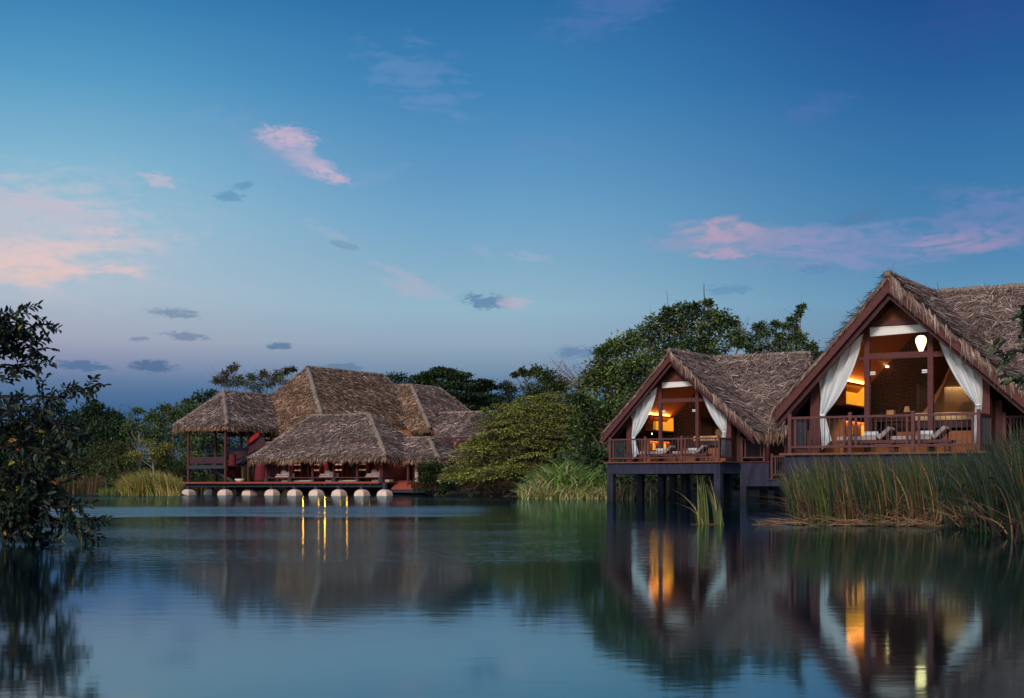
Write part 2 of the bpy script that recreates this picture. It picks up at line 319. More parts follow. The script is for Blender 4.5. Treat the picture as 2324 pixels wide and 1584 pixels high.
def water_mat():
    m = bpy.data.materials.new('water'); m.use_nodes = True; t_ = m.node_tree; n = t_.nodes; l = t_.links
    n.remove(n['Principled BSDF']); b = n.new('ShaderNodeBsdfGlossy'); b.inputs[0].default_value = (.60,.87,1,1)
    df = n.new('ShaderNodeBsdfDiffuse'); df.inputs[0].default_value = (.004,.010,.014,1); fr = n.new('ShaderNodeFresnel'); fr.inputs[0].default_value = 1.45
    msh = n.new('ShaderNodeMixShader'); l.new(fr.outputs[0], msh.inputs[0]); l.new(df.outputs[0], msh.inputs[1]); l.new(b.outputs[0], msh.inputs[2]); l.new(msh.outputs[0], n['Material Output'].inputs[0])
    g = n.new('ShaderNodeNewGeometry')
    def noise(sc, st, det=3, rot=0):
        mp = n.new('ShaderNodeMapping'); mp.inputs['Scale'].default_value = st; mp.inputs['Rotation'].default_value = (0,0,rot); l.new(g.outputs['Position'], mp.inputs[0])
        x = n.new('ShaderNodeTexNoise'); x.inputs['Scale'].default_value = sc; x.inputs['Detail'].default_value = det; l.new(mp.outputs[0], x.inputs['Vector']); return x.outputs[0]
    def mth(op, a, b_=None, cl=False):
        x = n.new('ShaderNodeMath'); x.operation = op; x.use_clamp = cl
        for i, y in enumerate((a, b_)):
            if y is None: continue
            if isinstance(y, (int, float)): x.inputs[i].default_value = y
            else: l.new(y, x.inputs[i])
        return x.outputs[0]
    def ss(x, a, b_, lo=0, hi=1):
        r = n.new('ShaderNodeMapRange'); r.interpolation_type = 'SMOOTHSTEP'; l.new(x, r.inputs[0])
        for i, y in enumerate((a, b_, lo, hi)): r.inputs[i+1].default_value = y
        return r.outputs[0]
    s = n.new('ShaderNodeSeparateXYZ'); l.new(g.outputs['Position'], s.inputs[0]); X, Y = s.outputs[0], s.outputs[1]
    patch = noise(.18, (.5,1,1), 3)
    # breeze-ruffled strip of the lake and the calmer water in the lee of the houses
    wob = mth('MULTIPLY', mth('SUBTRACT', noise(.4, (1,1,1), 2), .5), 5)
    Yw = mth('ADD', Y, wob)
    strip = mth('MULTIPLY', mth('MULTIPLY', ss(Yw, 30.5, 34), ss(Yw, 52, 43)), ss(X, .2, -2.2))
    strip = mth('MULTIPLY', strip, ss(noise(.5, (.22,1.3,1), 4), .38, .58, .25, 1.15))
    ruff = mth('MULTIPLY', ss(Y, 10.5, 15), ss(Y, 31, 25))
    ruff = mth('MULTIPLY', ruff, mth('MULTIPLY', ss(X, 3.2, 0.2, .12, 1), ss(patch, .35, .62, .35, 1)))
    far = ss(Y, 62, 80, 0, 2.6)
    amt = mth('ADD', mth('ADD', mth('MULTIPLY', ruff, WR[0]), mth('MULTIPLY', strip, WR[1])), mth('ADD', WR[2], mth('MULTIPLY', far, WR[0])))
    w1 = noise(3.6, (1,1.6,1), 3, .1); w2 = noise(11, (1,1.5,1), 2, -.3)
    hgt = mth('ADD', mth('MULTIPLY', w1, 1.0), mth('MULTIPLY', w2, .25))
    bp = n.new('ShaderNodeBump'); bp.inputs['Distance'].default_value = 1.0
    bp.inputs['Strength'].default_value = 1.0
    l.new(mth('MULTIPLY', hgt, amt), bp.inputs['Height']); l.new(bp.outputs[0], b.inputs['Normal']); l.new(bp.outputs[0], fr.inputs['Normal'])
    l.new(mth('ADD', WR[3], mth('MULTIPLY', strip, WR[4])), b.inputs['Roughness'])
    return m
M['water'] = water_mat()
# ---------------------------------------------------------------- thatch, foliage and grass generators
def unit(v): return v/np.maximum(1e-9, np.linalg.norm(v, axis=-1, keepdims=True))
def tri_sample(poly, n):
    P = np.array([tuple(p) for p in poly], float); T = [(P[0], P[i], P[i+1]) for i in range(1, len(P)-1)]
    A = np.array([np.linalg.norm(np.cross(b-a, c-a))/2 for a, b, c in T]); k = R.choice(len(T), n, p=A/A.sum())
    T = np.array(T); r1 = np.sqrt(R.random(n))[:, None]; r2 = R.random(n)[:, None]; t_ = T[k]
    return t_[:, 0]*(1-r1)+t_[:, 1]*r1*(1-r2)+t_[:, 2]*r1*r2
def area(poly):
    P = [Vector(p) for p in poly]; return sum(((P[i]-P[0]).cross(P[i+1]-P[0])).length/2 for i in range(1, len(P)-1))
def thatch_cols(n, warm=0.0):
    k = R.random(n)[:, None]; base = np.array([.175,.108,.088])*(1-k)+np.array([.34,.255,.225])*k
    dark = R.random(n) < .36; base[dark] *= .35
    pale = R.random(n) < .09; base[pale] = np.array([.54,.45,.41])*(.8+.3*R.random((pale.sum(), 1)))
    base[:, 0] *= 1+warm*.12; base[:, 1] *= 1-warm*.10; base[:, 2] *= 1-warm*.38
    return np.clip(base*(.9+.42*R.random((n, 1))), 0, .7)
def strands(P, D, Nn, ln, w, roll=.6, droop=0.0):
    """tapered curved straw: root P, direction D, surface normal Nn"""
    n = len(P); ln = np.asarray(ln).reshape(-1, 1)*np.ones((n, 1)); w = np.asarray(w).reshape(-1, 1)*np.ones((n, 1))
    S = unit(np.cross(D, Nn)); r = (R.random((n, 1))-.5)*2*roll; S = unit(S*np.cos(r)+Nn*np.sin(r))
    mid = P+D*ln*.55; tip = P+D*ln+np.array([0, 0, -1])*droop*ln*R.random((n, 1))
    V = np.stack([P-S*w/2, P+S*w/2, mid+S*w*.45, mid-S*w*.45, tip+S*w*.12, tip-S*w*.12], 1)
    b = np.arange(n)[:, None]*6
    Fq = np.concatenate([b+np.array([0, 1, 2, 3]), b+np.array([3, 2, 4, 5])], 0)
    return V.reshape(-1, 3), Fq
class Thatch:
    def __init__(s, dens, ln, w, mess=.95): s.d, s.ln, s.w, s.mess = dens, ln, w, mess; s.V = []; s.F = []; s.C = []; s.n = 0; s.base = MB(); s.rolls = []
    def put(s, V, Fq, C):
        s.V.append(V); s.F.append(Fq+s.n); s.C.append(np.repeat(C, 6, 0)); s.n += len(V)
    def face(s, poly, th=.22, warm=0.0, dens=1.0):
        P = [Vector(p) for p in poly]; nn = Vector((0, 0, 0))
        for i in range(len(P)): nn += P[i].cross(P[(i+1) % len(P)])
        nn.normalize()
        if nn.z < 0: P.reverse(); nn = -nn
        s.base.prism(P, (0, 0, -th)) if False else s.base.prism([p-Vector((0, 0, th)) for p in P], (0, 0, th))
        g = Vector((nn.x*nn.z, nn.y*nn.z, -(nn.x**2+nn.y**2))).normalized()
        n = int(area(P)*s.d*dens); X = tri_sample(P, n); G = np.array(g); Nn = np.array(nn); S = np.cross(G, Nn)
        # courses: straw laid in overlapping rows, ends lifted
        row = X@G; crs = s.ln*.75; ph = np.mod(row+.25*np.sin((X@S)*1.3), crs)/crs
        an = R.normal(0, s.mess, (n, 1)); D = G*np.cos(an)+S*np.sin(an)
        D = unit(D+Nn*(.05+.17*ph[:, None]+.10*R.random((n, 1))))
        V, Fq = strands(X+Nn*(.015+.05*ph[:, None]), D, np.broadcast_to(Nn, X.shape), s.ln*(.5+.8*R.random(n)), s.w*(.6+.8*R.random(n)))
        C = thatch_cols(n, warm)*(0.72+.38*ph[:, None])*(1+.40*np.sin(row/crs*.8+.9*np.sin((X@S)*.55)+.5*np.sin((X@S)*1.7+2))[:, None]*(1-s.mess*.6)); s.put(V, Fq, C)
        return P, nn, g
    def fringe(s, p, q, down, out, per_m=60, ln=None, warm=.6, depth=.2):
        p, q = np.array(p, float), np.array(q, float); n = int(np.linalg.norm(q-p)*per_m); ln = ln or s.ln
        t_ = R.random((n, 1)); down = np.array(down, float); out = np.array(out, float)
        tuft = .5+.5*np.sin(t_*np.linalg.norm(q-p)*7+R.random()*6)+.6*np.sin(t_*np.linalg.norm(q-p)*2.3)
        X = p+(q-p)*t_-down*.12+np.array([0, 0, -1])*depth*R.random((n, 1))
        along = unit(q-p); D = unit(down*(.8+.3*R.random((n, 1)))+out*(.15+.5*R.random((n, 1)))+np.array([0, 0, -1])*(.35+.5*R.random((n, 1)))+along*R.normal(0, .28, (n, 1)))
        V, Fq = strands(X, D, np.broadcast_to(unit(out+np.array([0, 0, .3])), X.shape), ln*(.45+.5*R.random(n)+.22*tuft[:, 0]), s.w*(.6+.7*R.random(n)), roll=1.2, droop=.35)
        s.put(V, Fq, thatch_cols(n, warm))
    def roll(s, p, q, r=.12, per_m=60, stick=True):
        p, q = Vector(p), Vector(q); s.rolls.append((p, q, r)); d = (q-p); Ln = d.length; dn = d.normalized()
        n = int(Ln*per_m); t_ = R.random((n, 1)); side = dn.cross(Vector((0, 0, 1))).normalized(); upv = side.cross(dn)
        sg = np.where(R.random((n, 1)) < .5, -1, 1); S = np.array(side); U = np.array(upv)
        X = np.array(p)+np.array(d)*t_+U*r*(.8+.3*R.random((n, 1)))
        D = unit(S*sg-U*(.55+.4*R.random((n, 1)))+np.array(dn)*R.normal(0, .5, (n, 1)))
        V, Fq = strands(X, D, np.broadcast_to(U, X.shape), s.ln*(.45+.5*R.random(n)), s.w*(.6+.7*R.random(n)))
        s.put(V, Fq, np.clip(thatch_cols(n)*1.1, 0, .6))
    def build(s, name, parent):
        o = np_mesh(name, np.concatenate(s.V), np.concatenate(s.F), M['thatch'], parent, np.concatenate(s.C))
        s.base.build('thatch_bed', M['thatch_base'], o)
        mb = MB()
        for p, q, r in s.rolls:
            k = max(3, int((q-p).length/.35)); pts = [p.lerp(q, i/k)+Vector((0, 0, random.uniform(-.03, .03))) for i in range(k+1)]
            mb.tube(pts, [r*random.uniform(.85, 1.15) for _ in pts], 8)
        if s.rolls: mb.build('ridge_roll', M['ridge_straw'], o, smooth=True)
        return o
def leaf_mesh(P, D, Nn, ln, w, fold=.25):
    n = len(P); ln = np.asarray(ln).reshape(-1, 1)*np.ones((n, 1)); w = np.asarray(w).reshape(-1, 1)*np.ones((n, 1))
    S = unit(np.cross(D, Nn)); Nn = unit(np.cross(S, D))
    a = P+D*ln*.35+S*w*.5+Nn*w*fold; b = P+D*ln*.75+S*w*.34+Nn*w*fold*.7; t_ = P+D*ln-Nn*ln*.08
    c = P+D*ln*.75-S*w*.34+Nn*w*fold*.7; d = P+D*ln*.35-S*w*.5+Nn*w*fold
    V = np.stack([P, a, b, t_, c, d], 1); k = np.arange(n)[:, None]*6
    return V.reshape(-1, 3), np.concatenate([k+np.array([0, 1, 2, 3]), k+np.array([0, 3, 4, 5])], 0)
def rand_dir(n): return unit(R.normal(size=(n, 3)))
def leaf_cols(n, cols, grp=None, var=.35):
    cols = np.array(cols, float); k = R.integers(0, len(cols), n) if grp is None else grp
    c = cols[k % len(cols)]*(1-var/2+var*R.random((n, 1))); return np.clip(c*(1+.12*R.normal(size=(n, 1))), .002, .8)
def crown(name, parent, clumps, Y, leaf=.22, dens=1.0, cols=((.045,.075,.025),), squash=.75, depth=1.0, spread=None, flat=0.0, narrow=.45, droop=0.0):
    """leafy crown: every clump (u, v, r) is broken into small sprays of leaves with gaps between them"""
    Vs, Fs, Cs = [], [], []; k = 0; cen = []
    for (u, v, r) in clumps:
        rm = r/F*Y; c = np.array(PX(u, v, Y+R.uniform(-1, 1)*(spread if spread else rm*.9)))
        cen.append(c); ns = max(5, int(15*dens*(rm/1.1)**1.0)+4)
        sub = c+rand_dir(ns)*rm*(.35+.6*R.random((ns, 1))**.5)*np.array([1, depth, squash])
        for s_ in sub:
            nl = int(26*dens*max(.6, (rm/1.2)))+6; sg = rm*.27*(.7+.7*R.random())
            off = R.normal(size=(nl, 3))*sg*np.array([1, 1, .55*(1-flat)+.05]); P = s_+off
            D = unit(off*1.0/sg+R.normal(size=(nl, 3))*.8+np.array([0, 0, .1-droop])); Nn = unit(np.array([0, 0, 1.0])+R.normal(size=(nl, 3))*.55)
            l_ = leaf*(.65+.7*R.random(nl)); V, Fq = leaf_mesh(P, D, Nn, l_, l_*narrow)
            g = R.integers(0, len(cols)); tone = .75+.5*R.random()
            Vs.append(V); Fs.append(Fq+k); k += len(V); Cs.append(np.repeat(leaf_cols(nl, [cols[g]])*tone, 6, 0))
    return np_mesh(name, np.concatenate(Vs), np.concatenate(Fs), M['leaf'], parent, np.clip(np.concatenate(Cs), 0, .6)), cen
def tree(name, label, clumps, Y, base, cols, leaf=.22, dens=1.0, trunk_r=.16, bark='bark', group=None, cat='tree', lean=0, **kw):
    bu, bv = base; B = PX(bu, bv, Y); B.z = max(B.z, -.2) if bv > 1110 else B.z
    root = empty(name, B, 0, label, cat, group)
    o, cen = crown('crown', root, clumps, Y, leaf, dens, cols, **kw)
    # the mesh was built in world space: shift to the root
    o.location = -B
    mb = MB(); C = sum((Vector(c) for c in cen), Vector())/len(cen); top = B.lerp(C, .55)+Vector((random.uniform(-.2, .2), 0, 0))
    mid = B.lerp(top, .5)+Vector((random.uniform(-.15, .15), random.uniform(-.1, .1), 0))
    mb.tube([B-Vector((0, 0, .3)), mid, top, top.lerp(C, .7)], [trunk_r*1.2, trunk_r, trunk_r*.7, trunk_r*.3], 7)
    for c in cen:
        c = Vector(c); s0 = B.lerp(top, random.uniform(.55, 1.0)) if c.z < C.z else top.lerp(C, random.uniform(0, .5))
        m_ = s0.lerp(c, .55)+Vector((random.uniform(-.2, .2), random.uniform(-.2, .2), -.1)); mb.tube([s0, m_, c], [trunk_r*.45, trunk_r*.28, trunk_r*.1], 5)
        for _ in range(3):
            e = c+Vector(rand_dir(1)[0])*(c-m_).length*.6; mb.tube([c.lerp(m_, random.random()*.6), e], [trunk_r*.12, trunk_r*.03], 4)
    t_ = mb.build('trunk', M[bark], root); t_.location = -B
    return root
def blades(P, hgt, lean, w, cols, bend=.5, segs=4, jitter=.25, var=.4, grp=None):
    """P (n,3) roots; lean (n,3) horizontal drift of the tip as a fraction of the height"""
    n = len(P); hgt = np.asarray(hgt).reshape(-1, 1)*np.ones((n, 1)); w = np.asarray(w).reshape(-1, 1)*np.ones((n, 1))
    lean = lean+np.concatenate([R.normal(0, jitter, (n, 2)), np.zeros((n, 1))], 1); ang = R.random((n, 1))*math.pi
    S = np.concatenate([np.cos(ang), np.sin(ang), np.zeros((n, 1))], 1); pts = []
    bd = bend*(.4+1.2*R.random((n, 1)))
    for i in range(segs+1):
        t_ = i/segs; z = t_*(1-.35*bd*t_**2); h = lean*(t_*.35+bd*1.3*t_**2.3)
        p = P+h*hgt+np.array([0, 0, 1])*z*hgt; ww = w*(1-t_**1.6)*.5+w*.03
        pts += [p-S*ww, p+S*ww]
    V = np.stack(pts, 1); k = np.arange(n)[:, None]*(2*(segs+1))
    Fq = np.concatenate([k+np.array([2*i, 2*i+1, 2*i+3, 2*i+2]) for i in range(segs)], 0)
    C = leaf_cols(n, cols, grp, var)
    return V.reshape(-1, 3), Fq, np.repeat(C, 2*(segs+1), 0)
def grass_obj(name, parts, label, cat, kind='stuff', parent=None, group=None):
    Vs, Fs, Cs = [], [], []; k = 0
    for V, Fq, C in parts: Vs.append(V); Fs.append(Fq+k); Cs.append(C); k += len(V)
    o = np_mesh(name, np.concatenate(Vs), np.concatenate(Fs), M['blade'], parent, np.concatenate(Cs)); return tag(o, label, cat, group, kind)

# ---------------------------------------------------------------- water and land
wm = MB(); wm.add([(-1500, -60, 0), (1500, -60, 0), (1500, 3000, 0), (-1500, 3000, 0)], [(0, 1, 2, 3)])
tag(wm.build('water', M['water']), kind='structure')
def shore_pt(u, Y): return ((u-CU)/F*Y, Y)
SHORE = [(-90, 150), shore_pt(-500, 130), shore_pt(100, 128), shore_pt(190, 122), shore_pt(235, 103), shore_pt(420, 104), shore_pt(440, 113), (-10.5, 113), (-7, 106), shore_pt(1000, 101), shore_pt(1080, 97), shore_pt(1160, 90), shore_pt(1180, 77.5),
         shore_pt(1380, 73), shore_pt(1560, 71), (11.5, 66), (12.0, 52), shore_pt(1800, 33), shore_pt(2150, 27), shore_pt(2323, 21), (7.2, 16), (4.4, 11), (3.3, 8.2), (6, 3), (9, -60), (400, -60), (400, 900), (-400, 900)]
def land():
    S = np.array(SHORE, float); xs = np.concatenate([np.arange(-400, -60, 20), np.arange(-60, 30, 1.0), np.arange(30, 401, 20)]); ys = np.concatenate([np.arange(-60, 8, 6), np.arange(8, 150, 1.0), np.arange(150, 901, 25)])
    gx, gy = np.meshgrid(xs, ys); P = np.stack([gx.ravel(), gy.ravel()], 1); d = np.full(len(P), 1e9); ins = np.zeros(len(P), bool)
    for i in range(len(S)):
        a, b = S[i], S[(i+1) % len(S)]; ab = b-a; t_ = np.clip(((P-a)@ab)/(ab@ab), 0, 1); d = np.minimum(d, np.linalg.norm(P-(a+t_[:, None]*ab), axis=1))
        c = ((a[1] > P[:, 1]) != (b[1] > P[:, 1])); xi = a[0]+(P[:, 1]-a[1])*(ab[0])/(ab[1] if abs(ab[1]) > 1e-9 else 1e-9); ins ^= c & (P[:, 0] < xi)
    sd = np.where(ins, d, -d); z = np.where(sd > 0, np.minimum(.5*(1-np.exp(-sd/2.5)), .5)+.0, np.maximum(sd*.5, -1.2))
    z += np.where(sd > 3, .12*np.sin(P[:, 0]*.5)*np.cos(P[:, 1]*.37), 0)
    V = np.concatenate([P, z[:, None]], 1); nx, ny = len(xs), len(ys); i, j = np.meshgrid(np.arange(nx-1), np.arange(ny-1)); k = (j*nx+i).ravel()
    o = np_mesh('ground', V, np.stack([k, k+1, k+nx+1, k+nx], 1), M['ground'], smooth=True); tag(o, kind='structure')
land()
# ---------------------------------------------------------------- lakeside villas
def villa(kind, u0, Y0, D):
    big = kind == 'big'; f = Frame(u0, Y0); AC = 2.435
    names = dict(big='large thatched villa at right with glowing pendant lamp, behind tall reeds', small='smaller thatched villa standing on blue concrete legs over the water, centre right')
    root = empty('lake_villa', (f.X0, f.Y0, 0), YAW, names[kind], 'villa')
    def P(u, v, b): q = f.p(u, v, b); return q            # local point
    wood = M['wood']
    # --- roof
    Z = lambda z: D+z
    ZR, ZE, HW, GF, RB = 4.60, 1.28, 3.1, .55, 5.0; TH = .10; HR = 3.65
    apex = lambda b: (AC, b, Z(ZR)); el_, er = AC-HW, AC+HR
    WR_A = AC+(4.5 if not big else 7.5)
    th = Thatch(560 if big else 340, .34 if big else .38, .0165 if big else .024)
    def curve_face(quads, **k):
        for q in quads: th.face(q, **k)
    BK = 8.0
    # slight sag: split every slope at mid height
    zm = (ZR+ZE)/2-.10
    th.face([(AC, GF, Z(ZR)), (AC, BK, Z(ZR)), (AC-HW/2, BK, Z(zm)), (AC-HW/2, GF, Z(zm))], dens=.45, th=TH)
    th.face([(AC-HW/2, GF, Z(zm)), (AC-HW/2, BK, Z(zm)), (el_, BK, Z(ZE)), (el_, GF, Z(ZE))], dens=.45, th=TH)
    th.face([(AC, GF, Z(ZR)), (AC, RB, Z(ZR)), (AC+HR/2, RB-HW/2, Z(zm)), (AC+HR/2, GF, Z(zm))], th=TH)
    th.face([(AC+HR/2, GF, Z(zm)), (AC+HR/2, RB-HW/2, Z(zm)), (er, RB-HW, Z(ZE)), (er, GF, Z(ZE))], th=TH)
    th.face([(AC, RB, Z(ZR)), (WR_A, RB, Z(ZR)), (WR_A, RB-HW/2, Z(zm)), (AC+HR/2, RB-HW/2, Z(zm))])
    th.face([(AC+HR/2, RB-HW/2, Z(zm)), (WR_A, RB-HW/2, Z(zm)), (WR_A, RB-HW, Z(ZE)), (er, RB-HW, Z(ZE))])
    th.face([(AC, RB, Z(ZR)), (WR_A, RB, Z(ZR)), (WR_A, RB+HW, Z(ZE)), (er, RB+HW, Z(ZE))], dens=.1)
    nL, nR = np.array([-.72, 0, -.69]), np.array([.72, 0, -.69]); pm = 170 if big else 110
    # straw hanging over the gable edge, in tufts
    for p_, q_ in (((AC, GF, Z(ZR)+.02), (AC-HW/2, GF, Z(zm)+.02)), ((AC-HW/2, GF, Z(zm)+.02), (el_, GF, Z(ZE)+.02))):
        th.fringe(p_, q_, (-1.3, 0, -.75), (0, -.5, 0), pm*.8, .24, .1, .04)
    for p_, q_, d_ in (((AC, GF, Z(ZR)), (AC+HR/2, GF, Z(zm)), 1), ((AC+HR/2, GF, Z(zm)), (er, GF, Z(ZE)), 1.1)):
        th.fringe(p_, q_, (1.0, 0, -.9), (0, -.5, 0), pm*.5, .30, .05, .05)
        p_, q_ = Vector(p_), Vector(q_)
        for k in range(9):                                    # tufts that hang lower than the rest
            c = p_.lerp(q_, (k+random.random())/9); th.fringe(c, c.lerp(q_, .08), (.35, 0, -1.0), (0, -.5, 0), pm*1.8, .42, .1, .06)
    th.fringe((el_, GF, Z(ZE)), (el_, BK, Z(ZE)), nL, (-.3, 0, 0), pm, .45, .5)
    th.fringe((er, GF, Z(ZE)), (er, RB-HW, Z(ZE)), nR, (.3, 0, 0), pm, .45, .5)
    th.fringe((er, RB-HW, Z(ZE)), (WR_A, RB-HW, Z(ZE)), (0, -.7, -.7), (0, -.3, 0), pm*1.3, .5, .7)
    th.fringe((WR_A, RB, Z(ZR)), (WR_A, RB-HW, Z(ZE)), (.2, -.3, -.7), (.5, 0, 0), pm, .4, .3, .1)
    th.fringe((er+.1, RB-HW-.05, Z(ZE)+.08), (er+.3, RB-HW-.1, Z(ZE)+.05), (0, -.5, -.9), (0, -.3, 0), pm*3, .6, .5)
    th.roll((AC, GF-.05, Z(ZR)+.0), (AC, RB, Z(ZR)), .10, 330 if big else 200); th.roll((AC, RB, Z(ZR)), (WR_A, RB, Z(ZR)), .11, 330 if big else 200)
    th.build('thatched_roof', root)
    # --- timber
    sl = (ZR-ZE)/HW; slr = (ZR-ZE)/HR
    def rafter(name, b0, b1, h, drop, m=wood):
        for s in (-1, 1):
            mb = MB(); e = AC+(HR-.02 if s > 0 else -HW+.02)
            mb.prism([(AC, b0, Z(ZR)-drop), (e, b0, Z(ZE)-drop+.02), (e, b0, Z(ZE)-drop-h+.02), (AC, b0, Z(ZR)-drop-h)], (0, b1-b0, 0))
            mb.build(name, m, root, bevel=.006)
    rafter('bargeboard', GF+.04, GF+.12, .35, .11)
    rafter('inner_bargeboard', GF+.2, GF+.26, .22, .40, M['dark_wood'])
    rafter('rafter', 1.42, 1.55, .26, .235)
    mb = MB()                                                 # boarded soffit under both slopes
    for s in (-1, 1):
        e = AC+(HR-.05 if s > 0 else -HW+.05); mb.prism([(AC, GF+.13, Z(ZR)-.232), (e, GF+.13, Z(ZE)-.19), (e, GF+.13, Z(ZE)-.225), (AC, GF+.13, Z(ZR)-.265)], (0, BK-GF-.2, 0))
    mb.build('soffit', M['dark_wood'], root)
    if True:                                                  # eave rafters on the open left side
        mb = MB()
        for b in (.9, 1.15):
            mb.prism([(AC-.3, b, Z(ZR)-.6), (el_+.05, b, Z(ZE)-.24), (el_+.05, b, Z(ZE)-.36), (AC-.3, b, Z(ZR)-.72)], (0, .05, 0))
        mb.build('eave_rafter', M['dark_wood'], root)
    zroof = lambda a: ZR-.27-((AC-a)*sl if a < AC else (a-AC)*slr)
    FB = 1.4
    posts = {}
    for nm, a0, a1 in (('l', .06, .32), ('r', 4.56, 4.82)):
        mb = MB(); mb.prism([(a0, FB, Z(0)), (a1, FB, Z(0)), (a1, FB, Z(zroof(a1)-.0)), (a0, FB, Z(zroof(a0)))], (0, .24, 0)); mb.build('corner_post', wood, root, bevel=.008)
    for a0 in (1.545, 3.225):
        mb = MB(); mb.box(a0, a0+.145, FB+.02, FB+.16, Z(0), Z(3.36)); mb.build('door_post', wood, root, bevel=.006)
    mb = MB(); mb.box(1.20, 3.67, FB+.0, FB+.18, Z(3.36), Z(3.50)); mb.build('header_beam', wood, root, bevel=.006)
    mb = MB(); mb.box(1.69, 3.225, FB+.03, FB+.14, Z(2.50), Z(2.66)); mb.box(.32, 1.545, FB+.05, FB+.12, Z(2.50), Z(2.56)); mb.box(3.37, 4.3, FB+.05, FB+.12, Z(2.50), Z(2.64)); mb.build('transom', wood, root)
    mb = MB(); w_ = 1.02; mb.prism([(AC-w_, FB+.1, Z(3.5)), (AC+w_, FB+.1, Z(3.5)), (AC, FB+.1, Z(zroof(AC)))], (0, .04, 0)); mb.build('gable_panel', M['woven'], root)
    # glass
    mb = MB(); mb.box(1.69, 3.225, FB+.07, FB+.08, Z(2.66), Z(3.36)); win = mb.build('transom_pane', M['glass'], root)
    for a0, a1 in ((1.70, 2.45), (2.46, 3.215)):
        mb = MB(); mb.box(a0, a1, FB+.07, FB+.08, Z(.02), Z(2.12)); d = mb.build('glass_door', M['glass'], root)
    mb = MB(); mb.box(1.69, 3.225, FB+.07, FB+.08, Z(2.14), Z(2.5)); mb.build('upper_pane', M['glass'], root)
    for a0, a1 in ((1.70, 1.84), (3.07, 3.21)):
        mb = MB(); mb.box(a0, a1, FB+.055, FB+.095, Z(2.14), Z(2.18)); mb.box(a0, a1, FB+.05, FB+.10, Z(2.09), Z(2.125)); mb.build('door_hinge', M['chrome'], root)
    # walls
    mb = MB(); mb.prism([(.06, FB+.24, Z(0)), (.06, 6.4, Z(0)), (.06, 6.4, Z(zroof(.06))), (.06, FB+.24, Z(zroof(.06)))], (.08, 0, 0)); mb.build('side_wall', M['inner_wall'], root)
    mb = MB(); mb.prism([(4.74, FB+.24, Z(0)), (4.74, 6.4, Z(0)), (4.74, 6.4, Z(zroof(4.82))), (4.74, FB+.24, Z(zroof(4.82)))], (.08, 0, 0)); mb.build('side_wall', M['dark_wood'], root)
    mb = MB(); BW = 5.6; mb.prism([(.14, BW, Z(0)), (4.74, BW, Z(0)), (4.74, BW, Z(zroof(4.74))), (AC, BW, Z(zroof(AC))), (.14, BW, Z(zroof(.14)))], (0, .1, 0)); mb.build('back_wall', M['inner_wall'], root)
    mb = MB(); mb.prism([(2.15, 4.3, Z(0)), (2.15, BW, Z(0)), (2.15, BW, Z(2.0)), (2.15, 4.3, Z(2.0))], (.06, 0, 0)); mb.box(.14, 2.15, BW-.35, BW-.02, Z(0), Z(1.25)); mb.build('partition', M['dark_wood'], root)
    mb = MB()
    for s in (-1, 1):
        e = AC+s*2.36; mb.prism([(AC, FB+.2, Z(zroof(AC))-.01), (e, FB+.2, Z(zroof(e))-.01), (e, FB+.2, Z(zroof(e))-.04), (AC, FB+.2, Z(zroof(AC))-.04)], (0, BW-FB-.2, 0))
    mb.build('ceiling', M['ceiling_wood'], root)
    mb = MB(); mb.box(-.22, 5.09, -.22, FB+.2, Z(-.055), Z(0)); mb.box(.14, 4.74, FB+.2, BW, Z(-.055), Z(0)); mb.build('deck', M['floor_wood'], root, bevel=.006)
    # raised sleeping platform, steps
    mb = MB(); mb.box(2.0, 4.72, 2.9, BW-.02, Z(0), Z(.62)); mb.box(1.35, 4.72, 2.55, 2.9, Z(0), Z(.30)); mb.box(1.35, 2.0, 2.9, 3.3, Z(0), Z(.30)); mb.build('platform', M['panel_wood'], root)
    # side counter with glowing alcove above
    mb = MB(); mb.box(.14, .75, 2.3, 4.9, Z(0), Z(.98)); mb.build('counter', M['panel_wood'], root)
    fr = MB(); fr.box(.14, .50, 3.1, 5.3, Z(2.03), Z(2.07)); fr.box(.14, .50, 3.1, 5.3, Z(1.40), Z(1.44)); fr.box(.14, .5, 5.26, 5.3, Z(1.44), Z(2.03)); fr.box(.14,.5,3.1,3.14,Z(1.44),Z(2.03)); al = fr.build('alcove', M['panel_wood'], root)
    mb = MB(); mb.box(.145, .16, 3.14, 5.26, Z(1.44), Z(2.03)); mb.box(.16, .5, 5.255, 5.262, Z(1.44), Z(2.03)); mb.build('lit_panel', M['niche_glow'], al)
    mb = MB()
    for k in range(11): mb.box(.17, .19, 3.16, 4.1, Z(1.47+k*.051), Z(1.495+k*.051))
    mb.build('bamboo_slats', M['panel_wood'], al)
    if True:
        mb = MB(); mb.box(2.6, 4.6, BW-.05, BW-.012, Z(1.40), Z(1.97)) if big else mb.box(2.8, 4.5, BW-.05, BW-.012, Z(1.35), Z(1.6)); mb.build('headboard_panel', M['cove_panel'], root)
        mb = MB(); mb.box(2.5, 4.7, BW-.10, BW-.055, Z(.62), Z(1.38 if big else 1.33)); mb.build('headboard', M['dark_wood'], root)
    # small wall recess lights
    for b in (2.6, 3.7):
        mb = MB(); mb.lathe([(.01, .0), (.06, .0), (.055, .22), (.03, .3), (.01, .31)], 10, (.80, b, Z(.55))); mb.build('recess_light', M['warm_glow'], root, smooth=True)
    for n_, (a_, b_) in enumerate([(1.55, 4.4)] if big else []):
        mb = MB(); q = Frame(1792, 39.4).p(1714.7+1065*.28065, 603.3+822*.28065, BW-.06); mb.lathe([(.005, 0), (.045, 0), (.045, .05), (.005, .05)], 12, (q.x, q.y-.03, q.z)); mb.build('spot_light', M['bulb'], root)
